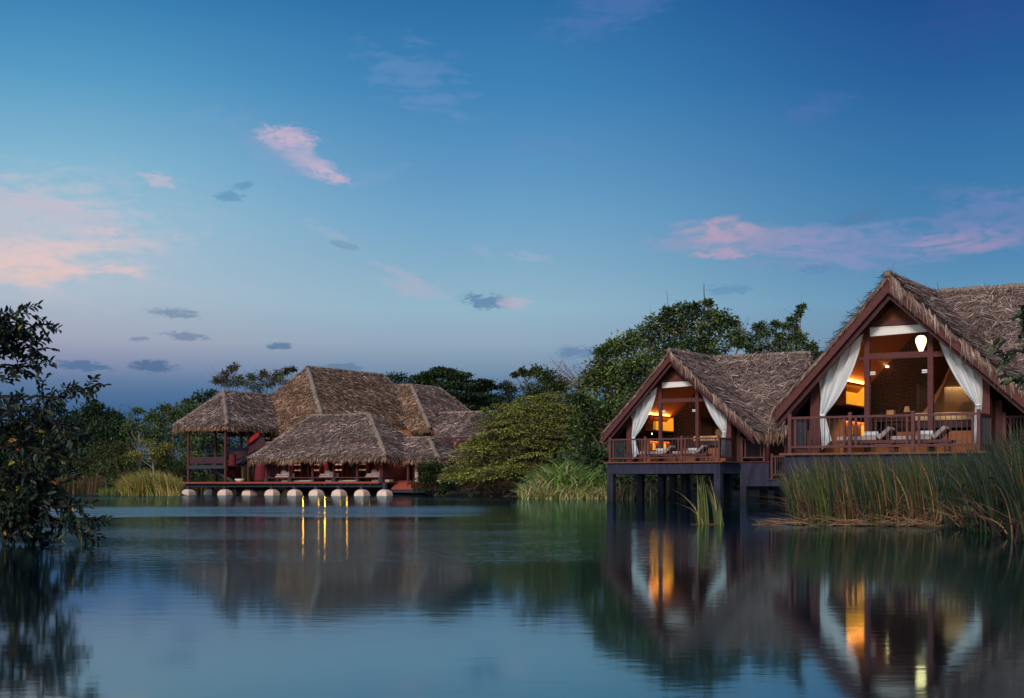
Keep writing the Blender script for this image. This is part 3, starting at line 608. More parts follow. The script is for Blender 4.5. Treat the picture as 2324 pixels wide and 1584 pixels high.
    # --- interior light (lamp strips, and added upward fills)
    def strip(name, p, size, e, down, c=(1, .50, .13)):       # one-sided area light
        d_ = bpy.data.lights.new(name, 'AREA'); d_.shape = 'RECTANGLE'; d_.size, d_.size_y = size; d_.energy = e; d_.color = c
        o = bpy.data.objects.new(name, d_); COL.objects.link(o); o.parent = root; o.location = (p[0], p[1], Z(p[2])); o.rotation_euler = (0 if down else math.pi, 0, 0); return o
    strip('alcove_strip', (.30, 4.2, 2.02), (.12, 2.0), 12 if big else 15, True, (1, .52, .08))
    strip('ceiling_fill', (.36, 3.9, 2.10), (.2, 2.4), 115 if big else 110, False, (1, .45, .12))  # added upward fill that warms the ceiling, no fixture modelled
    strip('room_fill', (1.2, 4.9, 1.3), (.9, .3), 6, False, (1, .42, .12))  # second added fill aimed up, without a lamp body
    strip('headboard_strip', (3.6, BW-.13, 2.06 if big else 1.7), (2.0, .08), 10, True, (1, .66, .30))
    strip('shelf_strip', (.78, 3.3, .93), (.06, 2.0), 7.0, True, (1, .42, .08))
    # --- concrete frame and legs
    con = M['blue_concrete']
    mb = MB(); mb.box(-.10, 4.97, -.10, .2, Z(-.50), Z(-.058)); mb.box(-.10, .18, .2, 7, Z(-.50), Z(-.058)); mb.box(4.69, 4.97, .2, 7, Z(-.50), Z(-.058)); mb.box(.18, 4.69, 2.6, 2.9, Z(-.5), Z(-.06)); mb.box(.18, 4.69, 6.7, 7, Z(-.5), Z(-.06)); mb.box(.18, 4.69, .2, 6.7, Z(-.2), Z(-.06)); mb.build('deck_beam', con, root, bevel=.01)
    for a0, b0 in ((-.10, -.10), (4.69, -.10), (-.10, 2.7), (4.69, 2.7), (-.1, 4.9), (4.69, 4.9), (-.1, 6.1), (.0, 7.4), (2.3, 6.7), (2.0, 2.7)):
        mb = MB(); mb.box(a0+.002, a0+.278, b0+.002, b0+.278, -1.2, Z(-.50)); mb.build('leg', con, root)
    # --- wing to the right
    wb = 1.95; WE = 8.1 if not big else 9.5
    mb = MB(); mb.box(4.99, 6.25, wb, wb+.28, Z(-1.0), Z(-.03)); mb.box(6.25, WE, wb, wb+.28, Z(-1.0), Z(-.74)); mb.build('wing_beam', con, root)
    for a0, b0 in ((4.99, wb), (5.35, wb+3), (7.2, wb), (7.9, wb+3)):
        mb = MB(); mb.box(a0, a0+.26, b0+.002, b0+.26, -1.2, Z(-1.0)); mb.build('leg', con, root)
    mb = MB(); mb.box(4.9, 6.3, wb-.06, 6.5, Z(-.03), Z(.01)); mb.box(6.2, WE, wb-.06, 4, Z(-.74), Z(-.70)); mb.build('wing_deck', M['wood'], root)
    mb = MB(); mb.box(4.83, 5.0, wb+.02, wb+.3, Z(.01), Z(1.35)); mb.box(4.83, WE, 3.4, 3.5, Z(-.7), Z(1.3)); mb.box(6.7, 6.78, 2.5, 3.4, Z(-.7), Z(1.3)); mb.build('wing_wall', M['dark_wood'], root)
    mb = MB(); mb.lathe([(.08, 0), (.08, 1.4)], 12, (6.14, wb+.12, Z(.01))); mb.build('round_post', wood, root, smooth=True)
    # --- railings
    def rail(name_, p, q, z0, hgt, nbay, nbar, posts=True, group=None, w=.09):
        """one railing run with its posts, rails and thin metal bars"""
        rt = bpy.data.objects.new('railing', None); COL.objects.link(rt); rt.parent = root; rt.location = (p[0], p[1], Z(z0)); rt['kind'] = 'thing'
        del rt['kind']
        vx, vy = q[0]-p[0], q[1]-p[1]; Ln = math.hypot(vx, vy); rt.rotation_euler = (0, 0, math.atan2(vy, vx)); Ps = Ln/nbay
        mb = MB(); mb.box(w/2, Ln-w/2, -.03, .03, hgt-.075, hgt-.015); mb.build('top_rail', M['rail_wood'], rt, bevel=.004)
        mb = MB(); mb.box(w/2, Ln-w/2, -.03, .03, .13, .19); mb.build('bottom_rail', M['rail_wood'], rt, bevel=.004)
        for i in range(nbay+1):
            if not posts and i in (0, nbay): continue
            mb = MB(); mb.box(i*Ps-w/2, i*Ps+w/2, -w/2, w/2, 0, hgt+.07); mb.build('post', M['rail_wood'], rt, bevel=.006)
        for i in range(nbay):
            x0, x1 = i*Ps+.15, (i+1)*Ps-.15
            for x in (x0, x1):
                mb = MB(); mb.box(x-.03, x+.03, -.025, .025, .19, hgt-.075); mb.build('baluster', M['rail_wood'], rt)
            for k in range(nbar):
                x = x0+(x1-x0)*(k+1)/(nbar+1); mb = MB(); mb.box(x-.008, x+.008, -.008, .008, .19, hgt-.075); mb.build('bar', M['metal_bar'], rt)
        return rt
    rail('railing', (0, 0), (4.87, 0), 0, .97, 3, 9)
    rail('railing', (0, 0), (0, 1.38), 0, .97, 1, 16, posts=False)
    rail('railing', (4.87, 0), (4.87, 1.38), 0, .97, 1, 16, posts=False)
    rail('railing', (5.05, wb+.05), (6.02, wb+.05), 0.01, .95, 1, 7)
    rail('railing', (6.35, wb+.05), (7.4, wb+.05), -.70, .95, 1, 7)
    # --- curtains (hang from the beam: things of their own)
    def crop(x, y): return (1714.7+x*.28065, 603.3+y*.28065)
    fb = Frame(1792, 39.4)                                    # measured on the larger villa, reused on both
    def cz(x, y, b=FB-.12):
        q = fb.p(*crop(x, y), b); return (q.x, q.z-1.51)
    def curtain(side):
        if side == 'l':
            tl, tr, kl, kr, ctl = cz(508, 912), cz(868, 545), cz(516, 1212), cz(560, 1205), cz(790, 960)
            bl, br = cz(530, 1495), cz(612, 1405); midb = cz(585, 1300)
        else:
            tl, tr, kl, kr, ctl = cz(1822, 850), cz(1440, 500), cz(1822, 1130), cz(1772, 1118), cz(1560, 890)
            bl, br = cz(1790, 1432), cz(1756, 1432); midb = cz(1764, 1250)
        V = []; nx, ny = 40, 26
        for j in range(ny+1):
            t_ = j/ny
            for i in range(nx+1):
                s_ = i/nx
                if t_ < .72:
                    k = t_/.72; top = (tl[0]*(1-s_)+tr[0]*s_, tl[1]*(1-s_)+tr[1]*s_+ .05*math.sin(s_*math.pi)); bot = (kl[0]*(1-s_)+kr[0]*s_, kl[1]*(1-s_)+kr[1]*s_)
                    e = tuple((1-k)**2*tr[c]+2*k*(1-k)*ctl[c]+k*k*kr[c] for c in (0, 1)); l_ = tuple(tl[c]*(1-k)+kl[c]*k for c in (0, 1))
                    lin = tuple(top[c]*(1-k)+bot[c]*k for c in (0, 1)); dev = tuple(e[c]-(tr[c]*(1-k)+kr[c]*k) for c in (0, 1))
                    a_, z_ = (lin[c]+dev[c]*s_**1.5 for c in (0, 1)); amp = .075*(1-.25*k)*min(1, k*3+.25)
                else:
                    k = (t_-.72)/.28; l_ = tuple(kl[c]*(1-k)+bl[c]*k for c in (0, 1)); r_ = tuple((1-k)**2*kr[c]+2*k*(1-k)*midb[c]+k*k*br[c] for c in (0, 1))
                    a_, z_ = (l_[c]*(1-s_)+r_[c]*s_ for c in (0, 1)); amp = .04+.03*k
                V.append((a_+.012*math.sin(s_*31+t_*3), FB-.12+amp*math.sin(s_*21+1.8*math.sin(t_*2.2))+amp*.35*math.sin(s_*47+4*t_), z_))
        Fs = [(j*(nx+1)+i, j*(nx+1)+i+1, (j+1)*(nx+1)+i+1, (j+1)*(nx+1)+i) for j in range(ny) for i in range(nx)]
        mb = MB(); mb.add(V, Fs); o = mb.build('curtain', M['curtain'], None, smooth=True)
        k = (kl[0]+kr[0])/2; tb = MB(); tb.lathe([(.02, -.03), (.075, -.02), (.075, .02), (.02, .03)], 12, (k, FB-.12, (kl[1]+kr[1])/2)); tie = tb.build('tie', M['white_cloth'], o, smooth=True)
        o.location = (f.X0, f.Y0, D); o.rotation_euler = (0, 0, YAW)
        wh = 'large villa' if big else 'smaller villa'
        tag(o, 'white curtain tied back at the %s of the %s front' % ('left' if side == 'l' else 'right', wh), 'curtain', 'white curtains of the villas')
    curtain('l'); curtain('r')
    wh = 'large villa' if big else 'smaller villa'
    def place(o, a, b, z, rz=0): q = f.w(a, b, Z(z)); o.location = q; o.rotation_euler = (0, 0, YAW+rz); return o
    mb = MB(); mb.prism([(-.755, 0, 0), (.755, 0, 0), (.755, 0, -.17), (-.755, 0, -.22)], (0, .02, 0)); mb.tube([(-.755, .01, -.0), (.755, .01, -.0)], .025, 8); o = mb.build('roller_blind', M['white_cloth']); place(o, 2.457, FB+.03, 3.33)
    tag(o, 'white roller blind pulled part way down in the top window of the %s' % wh, 'blind')
    # --- loungers and towels
    for i, (a, b, rz) in enumerate([(1.05, .62, .05), (2.42, .80, .05)]):
        lg = empty('sun_lounger', (0, 0, 0), 0, '%s wooden sun lounger on the deck of the %s' % (('left', 'right')[i], wh), 'sun lounger', 'sun loungers on the villa decks'); place(lg, a, b, 0, rz)
        mb = MB(); mb.box(0, 1.55, -.03, .03, .25, .33); mb.box(0, 1.55, .55, .61, .25, .33)
        for k in range(8): mb.box(.05+k*.19, .17+k*.19, .03, .55, .29, .32)
        mb.build('frame', M['rail_wood'], lg, bevel=.005)
        mb = MB(); mb.prism([(1.10, -.01, .33), (1.42, -.01, .60), (1.42, -.01, .565), (1.13, -.01, .31)], (0, .6, 0)); mb.beam((1.36, .02, .31), (1.36, .02, .53), .04, .03); mb.beam((1.36, .56, .31), (1.36, .56, .53), .04, .03); mb.build('backrest_frame', M['rail_wood'], lg)
        mb = MB(); mb.box(.01, 1.05, .02, .56, .335, .44); mb.build('mattress', M['cushion'], lg, bevel=.02)
        mb = MB(); mb.prism([(1.12, .02, .345), (1.42, .02, .61), (1.36, .02, .69), (1.05, .02, .43)], (0, .54, 0)); mb.build('back_cushion', M['cushion'], lg, bevel=.015)
        for xx in (.06, 1.40):
            for yy in (0, .58): mb = MB(); mb.lathe([(.022, 0), (.03, .04), (.02, .10), (.035, .16), (.028, .25)], 8, (xx, yy, 0)); mb.build('leg', M['rail_wood'], lg, smooth=True)
        mb = MB(); n = 24; r = .062
        mb.tube([(0, 0, 0), (.004, 0, 0), (.02, 0, 0), (.36, 0, 0), (.376, 0, 0), (.38, 0, 0)], [.02, r*.8, r, r, r*.8, .02], 16); tw = mb.build('rolled_towel', M['white_cloth'], None, smooth=True)
        place(tw, a+.68, b+.20, .445+r, .05); tag(tw, 'white rolled towel on the %s lounger of the %s' % (('left', 'right')[i], wh), 'towel', 'rolled towels')
    # --- bed
    bd = empty('bed', (0, 0, 0), 0, 'bed with tan cover on the raised platform inside the %s' % wh, 'bed'); place(bd, 2.35, 3.2, .62)
    mb = MB(); mb.box(0, 1.75, 0, 2.1, .10, .28); mb.build('bed_base', M['dark_wood'], bd); 
    mb = MB(); mb.box(-.02, 1.77, -.02, 1.9, .29, .52); mb.build('mattress', M['tan_cloth'], bd, bevel=.06)
    for xx in (.1, 1.65):
        for yy in (.1, 2.0): mb = MB(); mb.box(xx-.04, xx+.04, yy-.04, yy+.04, 0, .10); mb.build('leg', M['dark_wood'], bd)
    for i, (x, c, nm) in enumerate([(.22, 'green_cloth', 'dark green'), (.60, 'tan_cloth', 'tan'), (1.05, 'green_cloth', 'dark green'), (1.45, 'tan_cloth', 'tan')] if big else [(.5, 'tan_cloth', 'tan'), (1.1, 'tan_cloth', 'tan')]):
        mb = MB(); mb.pillow((0, 0, .19), .42, .16, .38, tilt=-.2); pl = mb.build('pillow', M[c], None, smooth=True); place(pl, 2.35+x, 4.95, 1.13)
        tag(pl, '%s pillow, %s from left on the bed of the %s' % (nm, ('first', 'second', 'third', 'fourth')[i], wh), 'pillow', 'pillows on the villa beds')
    if big:
        nt_ = MB(); nn = 28; V = []
        rings = [(0, .04), (.25, .10), (.9, .38), (1.5, .74), (1.72, .92)]
        for h_, r_ in rings:
            for k in range(nn):
                th_ = 2*math.pi*k/nn; V.append((r_*math.cos(th_)*1.0*(1+.04*math.sin(k*2.5)), r_*math.sin(th_)*.85*(1+.05*math.sin(k*3.1)), -h_))
        nt_.add(V, [(i*nn+k, i*nn+(k+1) % nn, (i+1)*nn+(k+1) % nn, (i+1)*nn+k) for i in range(len(rings)-1) for k in range(nn) if not (18 <= k <= 23)])
        o = nt_.build('mosquito_net', M['net'], None, smooth=True); place(o, 3.30, 4.1, 2.88); tag(o, 'sheer tan mosquito net hung in a cone over the bed in the large villa', 'mosquito net')
        # hanging lamp
        q = fb.p(*crop(1335, 605), 2.6); lp = empty('pendant_lamp', (0, 0, 0), 0, 'glowing white balloon shaped pendant lamp hanging inside the large villa at right', 'lamp'); place(lp, q.x, 2.6, q.z-1.51-.34)
        s_ = 1.0; lp.scale = (.57, .57, .66); prof = [(.02, 0), (.08, .02), (.11, .10), (.19, .28), (.27, .44), (.30, .58), (.27, .70), (.17, .79), (.03, .81)]
        mb = MB(); mb.lathe([(r*.84, z*.9) for r, z in prof], 28); mb.build('lamp_shade', M['lamp_glow'], lp, smooth=True)
        mb = MB(); mb.tube([(0, 0, .66), (0, 0, 1.25)], .008, 6); mb.build('cord', M['metal_bar'], lp)
        # desk lamp, cube lamp
        for nm, (x, y), lab in (('table_lamp', (1222, 1160), 'small table lamp with tan tapered shade beside the bed in the large villa'), ('cube_lamp', (1093, 1185), 'small square tan lamp on the low table in the large villa')):
            q = fb.p(*crop(x, y), 4.6 if nm == 'table_lamp' else 4.2); t_ = empty(nm, (0, 0, 0), 0, lab, 'lamp'); place(t_, q.x, q.y, q.z-1.51-.16)
            mb = MB(); (mb.lathe([(.10, .08), (.055, .24)], 14) if nm == 'table_lamp' else mb.box(-.10, .10, -.1, .1, .02, .22)); mb.build('lamp_shade', M['tan_cloth'], t_, smooth=False)
            mb = MB(); mb.lathe([(.05, 0), (.02, .02), (.015, .12)], 10); mb.build('lamp_base', M['dark_wood'], t_)
        ds = empty('desk', (0, 0, 0), 0, 'dark low desk behind the glass doors of the large villa', 'desk'); place(ds, 2.3, 4.25, .62)
        ds.location = f.w(1.0, 4.0, Z(0)); mb = MB(); mb.box(0, 1.5, 0, .8, .95, 1.0); mb.build('desk_top', M['dark_wood'], ds)
        for xx in (.03, 1.43):
            mb = MB(); mb.box(xx, xx+.05, .02, .78, 0, .95); mb.build('leg', M['dark_wood'], ds)
    else:
        q = f.p(1333.7+517*.28064, 762.1+787*.28064, 3.0); lp = empty('candle_lamp', (0, 0, 0), 0, 'tiny bright candle lamp hanging below the lit alcove of the smaller villa', 'lamp'); place(lp, q.x, 3.0, q.z-D-.03)
        mb = MB(); mb.lathe([(.005, -.03), (.018, -.02), (.024, 0), (.018, .03), (.005, .04)], 12); mb.build('flame_glass', M['bulb'], lp, smooth=True)
        mb = MB(); mb.tube([(0, 0, .05), (0, 0, .22)], .006, 6); mb.build('cord', M['metal_bar'], lp)
    return f, root
vb, villa_big = villa('big', 1792.0, 39.4, 1.51)
vs, villa_small = villa('small', 1384.2, 62.5, 1.65)
# ---------------------------------------------------------------- the lodge over the lake
lf = Frame(873, 100.0)
lodge = empty('lodge', (lf.X0, lf.Y0, 0), YAW, 'large brown lodge with many hipped thatch roofs on round stone footings over the lake', 'lodge')
lw = M['wood']
def hip(name, faces, eaves, rolls, dens=125, ln=.42, w=.038, warm=(), tint=0.0):
    th = Thatch(dens, ln, w, .75)
    for i, fc in enumerate(faces): th.face(fc, th=.25, warm=(.85 if i in warm else tint))  # faces listed in warm get the warm sidelight painted into their straw colour
    for p, q, out in eaves:
        o = Vector(out).normalized(); th.fringe(p, q, (o.x*.6, o.y*.6, -.75), (o.x*.4, o.y*.4, 0), 60, ln*1.0, .7, .22)
    for p, q, r in rolls: th.roll(p, q, r*.9, 90)
    o = th.build(name, lodge)
    mb = MB()
    for p, q, out in eaves:
        a, b = Vector(p), Vector(q); d = Vector(out).normalized(); k = -.12*d; mb.beam(a+k+Vector((0, 0, -.30)), b+k+Vector((0, 0, -.30)), .07, .12)
    mb.build('eave_board', M['panel_wood'] if name == 'pavilion_roof' else M['dark_wood'], o)
    return o
# A: low front roof
def A_(u, v, b): return lf.p(u, v, b)
def at(u, b, z): return Vector((lf.a(u, b), b, z))
FA = -0.7; ze = 2.62
n1 = at(875.4, FA, ze); n0 = at(568, FA, ze); q = 3.4
r1 = at(838, FA+q, 0); r0 = at(705, FA+q, 0); r1.z = lf.z(940.5, r1.x, r1.y); r0.z = r1.z
bk1 = Vector((n1.x, FA+2*q, ze)); bk0 = Vector((n0.x, FA+2*q, ze))
hip('front_roof', [[n0, n1, r1, r0], [n1, bk1, r1], [bk1, bk0, r0, r1], [bk0, n0, r0]], [(n0, n1, (0, -1, 0)), (n1, bk1, (1, 0, 0)), (bk0, n0, (-1, 0, 0))], [(r0, r1, .13), (n1+Vector((0,0,.05)), r1, .17), (n0+Vector((0,0,.05)), r0, .10)], warm=(3,))
# small roof peeking behind its left end, warm light painted into its straw
s0 = at(575, 2.0, lf.z(1040, lf.a(575, 2.0), 2.0)); s1 = at(640, 2.0, s0.z); s2 = at(650, 4.0, lf.z(1004, lf.a(650, 4.0), 4.0)); s3 = at(592, 4.0, s2.z)
hip('lean_to_roof', [[s0, s1, s2, s3]], [(s0, s1, (0, -1, 0))], [(s3, s2, .09)], warm=(0,))
# pavilion
pe = 4.98; PB = -.45; c1 = at(515, PB, pe); c0 = at(392, PB, pe); hw = (c1.x-c0.x)/2
pr0 = Vector(((c0.x+c1.x)/2, PB+hw, 0)); pr0.z = lf.z(888.5, pr0.x, pr0.y); PL = 9.5
pr1 = Vector((pr0.x, PL, pr0.z)); pc1 = Vector((c1.x, PL, pe)); pc0 = Vector((c0.x, PL, pe))
hip('pavilion_roof', [[c0, c1, pr0], [c1, pc1, pr1, pr0], [pc0, c0, pr0, pr1]], [(c0, c1, (0, -1, 0)), (c1, pc1, (1, 0, 0)), (pc0, c0, (-1, 0, 0))], [(pr0, pr1, .13), (c1+Vector((0,0,.05)), pr0, .17), (c0+Vector((0,0,.05)), pr0, .1)])
# B: main roof
mz = 4.75; MBk = 5.2
mr0 = at(697, MBk+4.0, 0); mr0.z = lf.z(833, mr0.x, mr0.y); mr1 = Vector((mr0.x, lf.b(867, mr0.x), mr0.z))
mn = at(739, MBk, mz); W = mn.x-mr0.x; ml = Vector((mr0.x-W, MBk, mz)); mb1 = Vector((mn.x, mr1.y+3.2, mz)); mb0 = Vector((ml.x, mb1.y, mz))
hip('main_roof', [[ml, mn, mr0], [mn, mb1, mr1, mr0], [mb1, mb0, mr1], [mb0, ml, mr0, mr1]], [(ml, mn, (0, -1, 0)), (mn, mb1, (1, 0, 0))], [(mr0, mr1, .14), (mn+Vector((0,0,.05)), mr0, .2), (mb1, mr1, .12)], warm=(0,), tint=.55)
# C: second roof, right of the main one
cb = mr0.y+3.0
k1 = at(974, cb, 0); k1.z = lf.z(972, k1.x, k1.y); kz = k1.z
t1 = at(933, cb+2.6, 0); t1.z = lf.z(874, t1.x, t1.y); t0 = at(903, cb+2.6, 0); t0.z = t1.z
t2 = Vector((t1.x, lf.b(997, t1.x), t1.z)); k0 = Vector((lf.a(929, cb), cb, kz)); k2 = Vector((k1.x, t2.y+3.4, kz)); 
hip('rear_roof', [[k0, k1, t1, t0], [k1, k2, t2, t1], [k2, Vector((t2.x-2.0, k2.y, kz)), t2]], [(k0, k1, (0, -1, 0)), (k1, k2, (1, 0, 0))], [(t0, t1, .13), (k1+Vector((0,0,.05)), t1, .19), (t1, t2, .12), (t2, k2, .1)], warm=(0,), tint=.15)
mb = MB(); mb.box(lf.a(880, cb+.6), lf.a(1010, cb+.6), cb+.6, cb+.75, 3.2, kz-.05); mb.build('rear_wall', M['panel_wood'], lodge)
# D: low roof joining the front roof at right
d1 = at(994, 1.2, 0); d1.z = lf.z(1040, d1.x, d1.y); dz = d1.z; d0 = Vector((n1.x-1.0, 1.2, dz))
e1 = at(973, 3.3, 0); e1.z = lf.z(993.5, e1.x, e1.y); e0 = Vector((n1.x-1.0, 3.3, e1.z))
e2 = Vector((e1.x, lf.b(1045, e1.x), e1.z)); e2.y = min(e2.y, 16); d2 = Vector((d1.x, e2.y, dz))
hip('entrance_roof', [[d0, d1, e1, e0], [d1, d2, e2, e1]], [(d0, d1, (0, -1, 0)), (d1, d2, (1, 0, 0))], [(e0, e1, .12), (d1+Vector((0,0,.05)), e1, .18), (e1, e2, .1)])
# E: roof with valley further right
g0 = at(999, 9.5, 0); g0.z = lf.z(938, g0.x, g0.y); g1 = at(1130, 9.5, g0.z); h0 = at(985, 7.0, 0); h0.z = lf.z(1010, h0.x, h0.y); h1 = at(1150, 7.0, h0.z)
hip('side_roof', [[h0, h1, g1, g0]], [(h0, h1, (0, -1, 0))], [(g0, g1, .13)])
m0 = at(1030, 5.0, 0); m0.z = lf.z(1000, m0.x, m0.y); m1_ = at(1075, 8.9, g0.z-.1); m2 = at(1160, 5.0, m0.z)
hip('cross_roof', [[m0, m2, m1_]], [(m0, m2, (0, -1, 0))], [(m0, m1_, .1)])
# --- platform, footings
DZ = .92
al, ar = lf.a(418, 0), lf.a(866, 0)
mb = MB(); mb.box(al, ar, -.35, -.28, DZ-.10, DZ+.03); mb.build('deck_edge', M['deck_edge'], lodge, bevel=.01)
mb = MB(); mb.box(al, ar, -.28, 8.5, DZ-.08, DZ); mb.build('deck', M['deck_edge'], lodge)
mb = MB(); mb.box(al+.1, ar-.05, .05, .25, DZ-.34, DZ-.08); mb.box(al+.1, ar, 3, 3.2, DZ-.34, DZ-.08); mb.box(al+.1, ar, 6, 6.2, DZ-.34, DZ-.08); mb.build('deck_beam', M['steel'], lodge)
mb = MB(); mb.box(lf.a(600, 1.2), ar+9, 4.8, 5.0, .02, DZ-.08); mb.build('plinth_wall', M['blue_concrete'], lodge)
def footing(a, b, s=.71):
    mb = MB(); prof = [(.56, -.3), (.56, .05), (.545, .055), (.54, .13), (.505, .22), (.43, .31), (.31, .385), (.20, .42)]
    for r, z in prof: pass
    n = 4; V = []
    for r, z in prof:
        rr = r*s
        for x, y in ((-1, -1), (1, -1), (1, 1), (-1, 1)): V.append((a+x*rr, b+y*rr*.98, z))
    Fs = [(i*4+k, i*4+(k+1) % 4, (i+1)*4+(k+1) % 4, (i+1)*4+k) for i in range(len(prof)-1) for k in range(4)]+[tuple((len(prof)-1)*4+k for k in range(4))]
    mb.add(V, Fs); o = mb.build('stone_footing', M['stone'], lodge, bevel=.03)
    mb = MB(); mb.box(a-.12, a+.12, b-.12, b+.12, .422, DZ-.082); mb.build('stub_post', M['steel'], lodge)
for u in (427.5, 510.5, 617.5, 669, 718, 769.6, 821.3, 873): footing(lf.a(u, .1), .1)
footing(lf.a(566, .9), .9); footing(lf.a(480, 2.8), 2.8); footing(lf.a(598, 3.0), 3.0); footing(lf.a(535, 3.4), 3.4); footing(lf.a(655, 3.6), 3.6)
# --- pavilion frame
pa0, pa1 = lf.a(427.5, 0), lf.a(511.5, 0)
def post(a, b, z0, z1, w=.14, m=None, nm='post'):
    mb = MB(); mb.box(a-w/2, a+w/2, b-w/2, b+w/2, z0, z1); return mb.build(nm, m or lw, lodge)
for a, b in ((pa0, 0), (pa1, 0), (pa1, 2.5), (pa0, 2.9), (pa1, 5.0), (pa0, 5.8), (pa1, 7.6), (lf.a(600, 7), 7)): post(a, b, DZ, pe-.12)
mb = MB(); mb.box(pa0-.1, pa1+.1, -.06, .06, pe-.35, pe-.13); mb.box(pa1-.06, pa1+.06, .06, PL-.5, pe-.35, pe-.13); mb.box(pa0-.06, pa0+.06, .06, PL-.5, pe-.35, pe-.13); mb.build('roof_beam', M['dark_wood'], lodge)
L1 = 2.02; L2 = 3.34
mb = MB(); mb.box(pa0+.07, pa1-.07, -.05, .05, L1-.12, L1+.12); mb.box(pa0, pa1-.07, .05, 2.3, L1+.04, L1+.10); mb.build('landing', M['steel'], lodge)
mb = MB(); mb.box(pa1-.02, pa1+.10, .1, 9.0, L2-.14, L2+.10); mb.box(pa1-2.2, pa1-.02, 4.2, 9.0, L2, L2+.1); mb.box(pa0, pa1, 5.6, 5.8, L2-.2, L2+.05); mb.build('upper_floor', M['steel'], lodge)
for x0, x1 in ((pa0+.10, pa0+1.5), (pa0+1.56, pa1-.10)):
    mb = MB(); mb.box(x0, x1, -.02, .0, L1+.26, L1+.68); mb.build('balustrade_panel', M['plum_panel'], lodge)
    mb = MB(); mb.box(x0, x1, -.03, .01, L1+.69, L1+.73); mb.box(x0, x1, -.02, 0, L1+.92, L1+.95); mb.box(x1-.02, x1+.02, -.03, .01, L1+.12, L1+.95); mb.build('handrail', M['metal_bar'], lodge)
for k in range(4):
    y0 = 2.6+k*1.55
    mb = MB(); mb.box(pa1+.02, pa1+.04, y0, y0+1.45, L2+.16, L2+.78); mb.build('balustrade_panel', M['plum_panel'], lodge)
mb = MB(); mb.box(pa1+.01, pa1+.05, 2.5, 8.8, L2+.95, L2+1.0); mb.build('handrail', M['metal_bar'], lodge)
def stair(p, q, width, nm='stair', n=11):
    p, q = Vector(p), Vector(q); st = bpy.data.objects.new(nm, None); COL.objects.link(st); st.parent = lodge
    for s in (0, width):
        mb = MB(); o = Vector((0, s, 0)); mb.beam(p+o, q+o, .05, .2); mb.build('stringer', M['steel'], st)
    mb = MB()
    for k in range(1, n): c = p.lerp(q, k/n); mb.box(c.x-.13, c.x+.13, c.y, c.y+width, c.z-.02, c.z+.02)
    mb.build('treads', M['dark_wood'], st); return st
stair((pa0+1.0, 1.0, L1), (pa1-.1, 1.0, DZ+.05), 1.0)
st2 = stair((pa1-1.6, 2.4, L1+.1), (pa1+.3+1.3, 2.4, L2+.05), 1.0)
mb = MB(); mb.prism([(pa1-1.6, 2.36, L1+.35), (pa1+1.6, 2.36, L2+.2), (pa1+1.6, 2.36, L2+.85), (pa1-1.6, 2.36, L1+.95)], (0, .02, 0)); mb.build('stair_panel', M['plum_panel'], lodge)
mb = MB(); mb.tube([(pa1-1.6, 2.37, L1+1.15), (pa1+1.6, 2.37, L2+1.05)], .025, 6); mb.build('handrail', M['metal_bar'], lodge)
# upper room seen below the pavilion eave
mb = MB()
for u in (640, 655, 668, 690): mb.box(lf.a(u, 7.4)-.08, lf.a(u, 7.4)+.08, 7.3, 7.45, L2, pe-.1)
mb.build('upper_post', M['dark_wood'], lodge)
# --- verandah under the front roof
us = (605, 658, 709.2, 757.8, 810.6, 863.5)
for u in us: post(lf.a(u, .55), .55, DZ+.34, ze-.1, .13)
BZ = DZ+.30
mb = MB(); mb.box(lf.a(600, .3), lf.a(866, .3), .28, 2.6, BZ-.02, BZ+.045); mb.build('bench_platform', lw, lodge)
for u in us:
    mb = MB(); mb.box(lf.a(u, .45)-.16, lf.a(u, .45)+.16, .35, .65, DZ, BZ-.022); mb.build('bench_support', M['steel'], lodge)
mb = MB(); mb.box(lf.a(585, 5), lf.a(866, 5)+10, 5.0, 5.15, DZ, 4.0); mb.build('inner_wall', M['dark_wood'], lodge)
mb = MB(); mb.box(lf.a(866, .5)-.02, lf.a(866, .5)+.08, .5, 5.0, DZ-.1, ze); mb.build('end_wall', lw, lodge)
# partition panels between rooms (dark red screens)
for u0, u1, m in ((697, 700, 'panel_wood'), (716, 727, 'red_cloth'), (779, 792, 'red_cloth'), (797, 806, 'dark_wood'), (848, 860, 'red_cloth'), (612, 632, 'plum_panel'), (636, 650, 'plum_panel'), (738, 742, 'panel_wood')):
    mb = MB(); a0, a1 = lf.a(u0, 3.6), lf.a(u1, 3.6); mb.box(a0, a1, 3.6, 3.64, DZ, 3.2); mb.build('screen', M[m], lodge)
for u0 in (664, 706, 757, 811):                       # shelf units with folded white linen
    a0 = lf.a(u0, 3.0); sh = empty('shelf_unit', lf.w(a0, 3.0, DZ), YAW, 'open dark wooden shelf unit at the back of the lodge verandah, %s from the left' % {664: 'first', 706: 'second', 757: 'third', 811: 'fourth'}[u0], 'shelf', 'shelf units on the verandah')
    mb = MB()
    for z in (.35, .78, 1.18, 1.5): mb.box(0, .75, 0, .35, z, z+.03)
    mb.build('shelf', M['dark_wood'], sh)
    for x in (0, .71):
        mb = MB(); mb.box(x, x+.05, -.003, .353, 0, 1.56); mb.build('side_post', lw, sh)
    for z in (.81, 1.21):
        for x, nm in ((.08, 'left'), (.44, 'right')):
            mb = MB(); mb.box(x, x+.26, .04, .3, z, z+.06); mb.box(x+.01, x+.25, .05, .29, z+.06, z+.11); o = mb.build('folded_towel', M['white_cloth'], None, bevel=.01); o.location = lf.w(a0, 3.0, DZ); o.rotation_euler = (0, 0, YAW)
            tag(o, 'folded white towel, %s verandah shelf unit, %s shelf, %s side' % ({664: 'first', 706: 'second', 757: 'third', 811: 'fourth'}[u0], 'lower' if z < 1 else 'upper', nm), 'towel', 'folded towels on the verandah shelves')
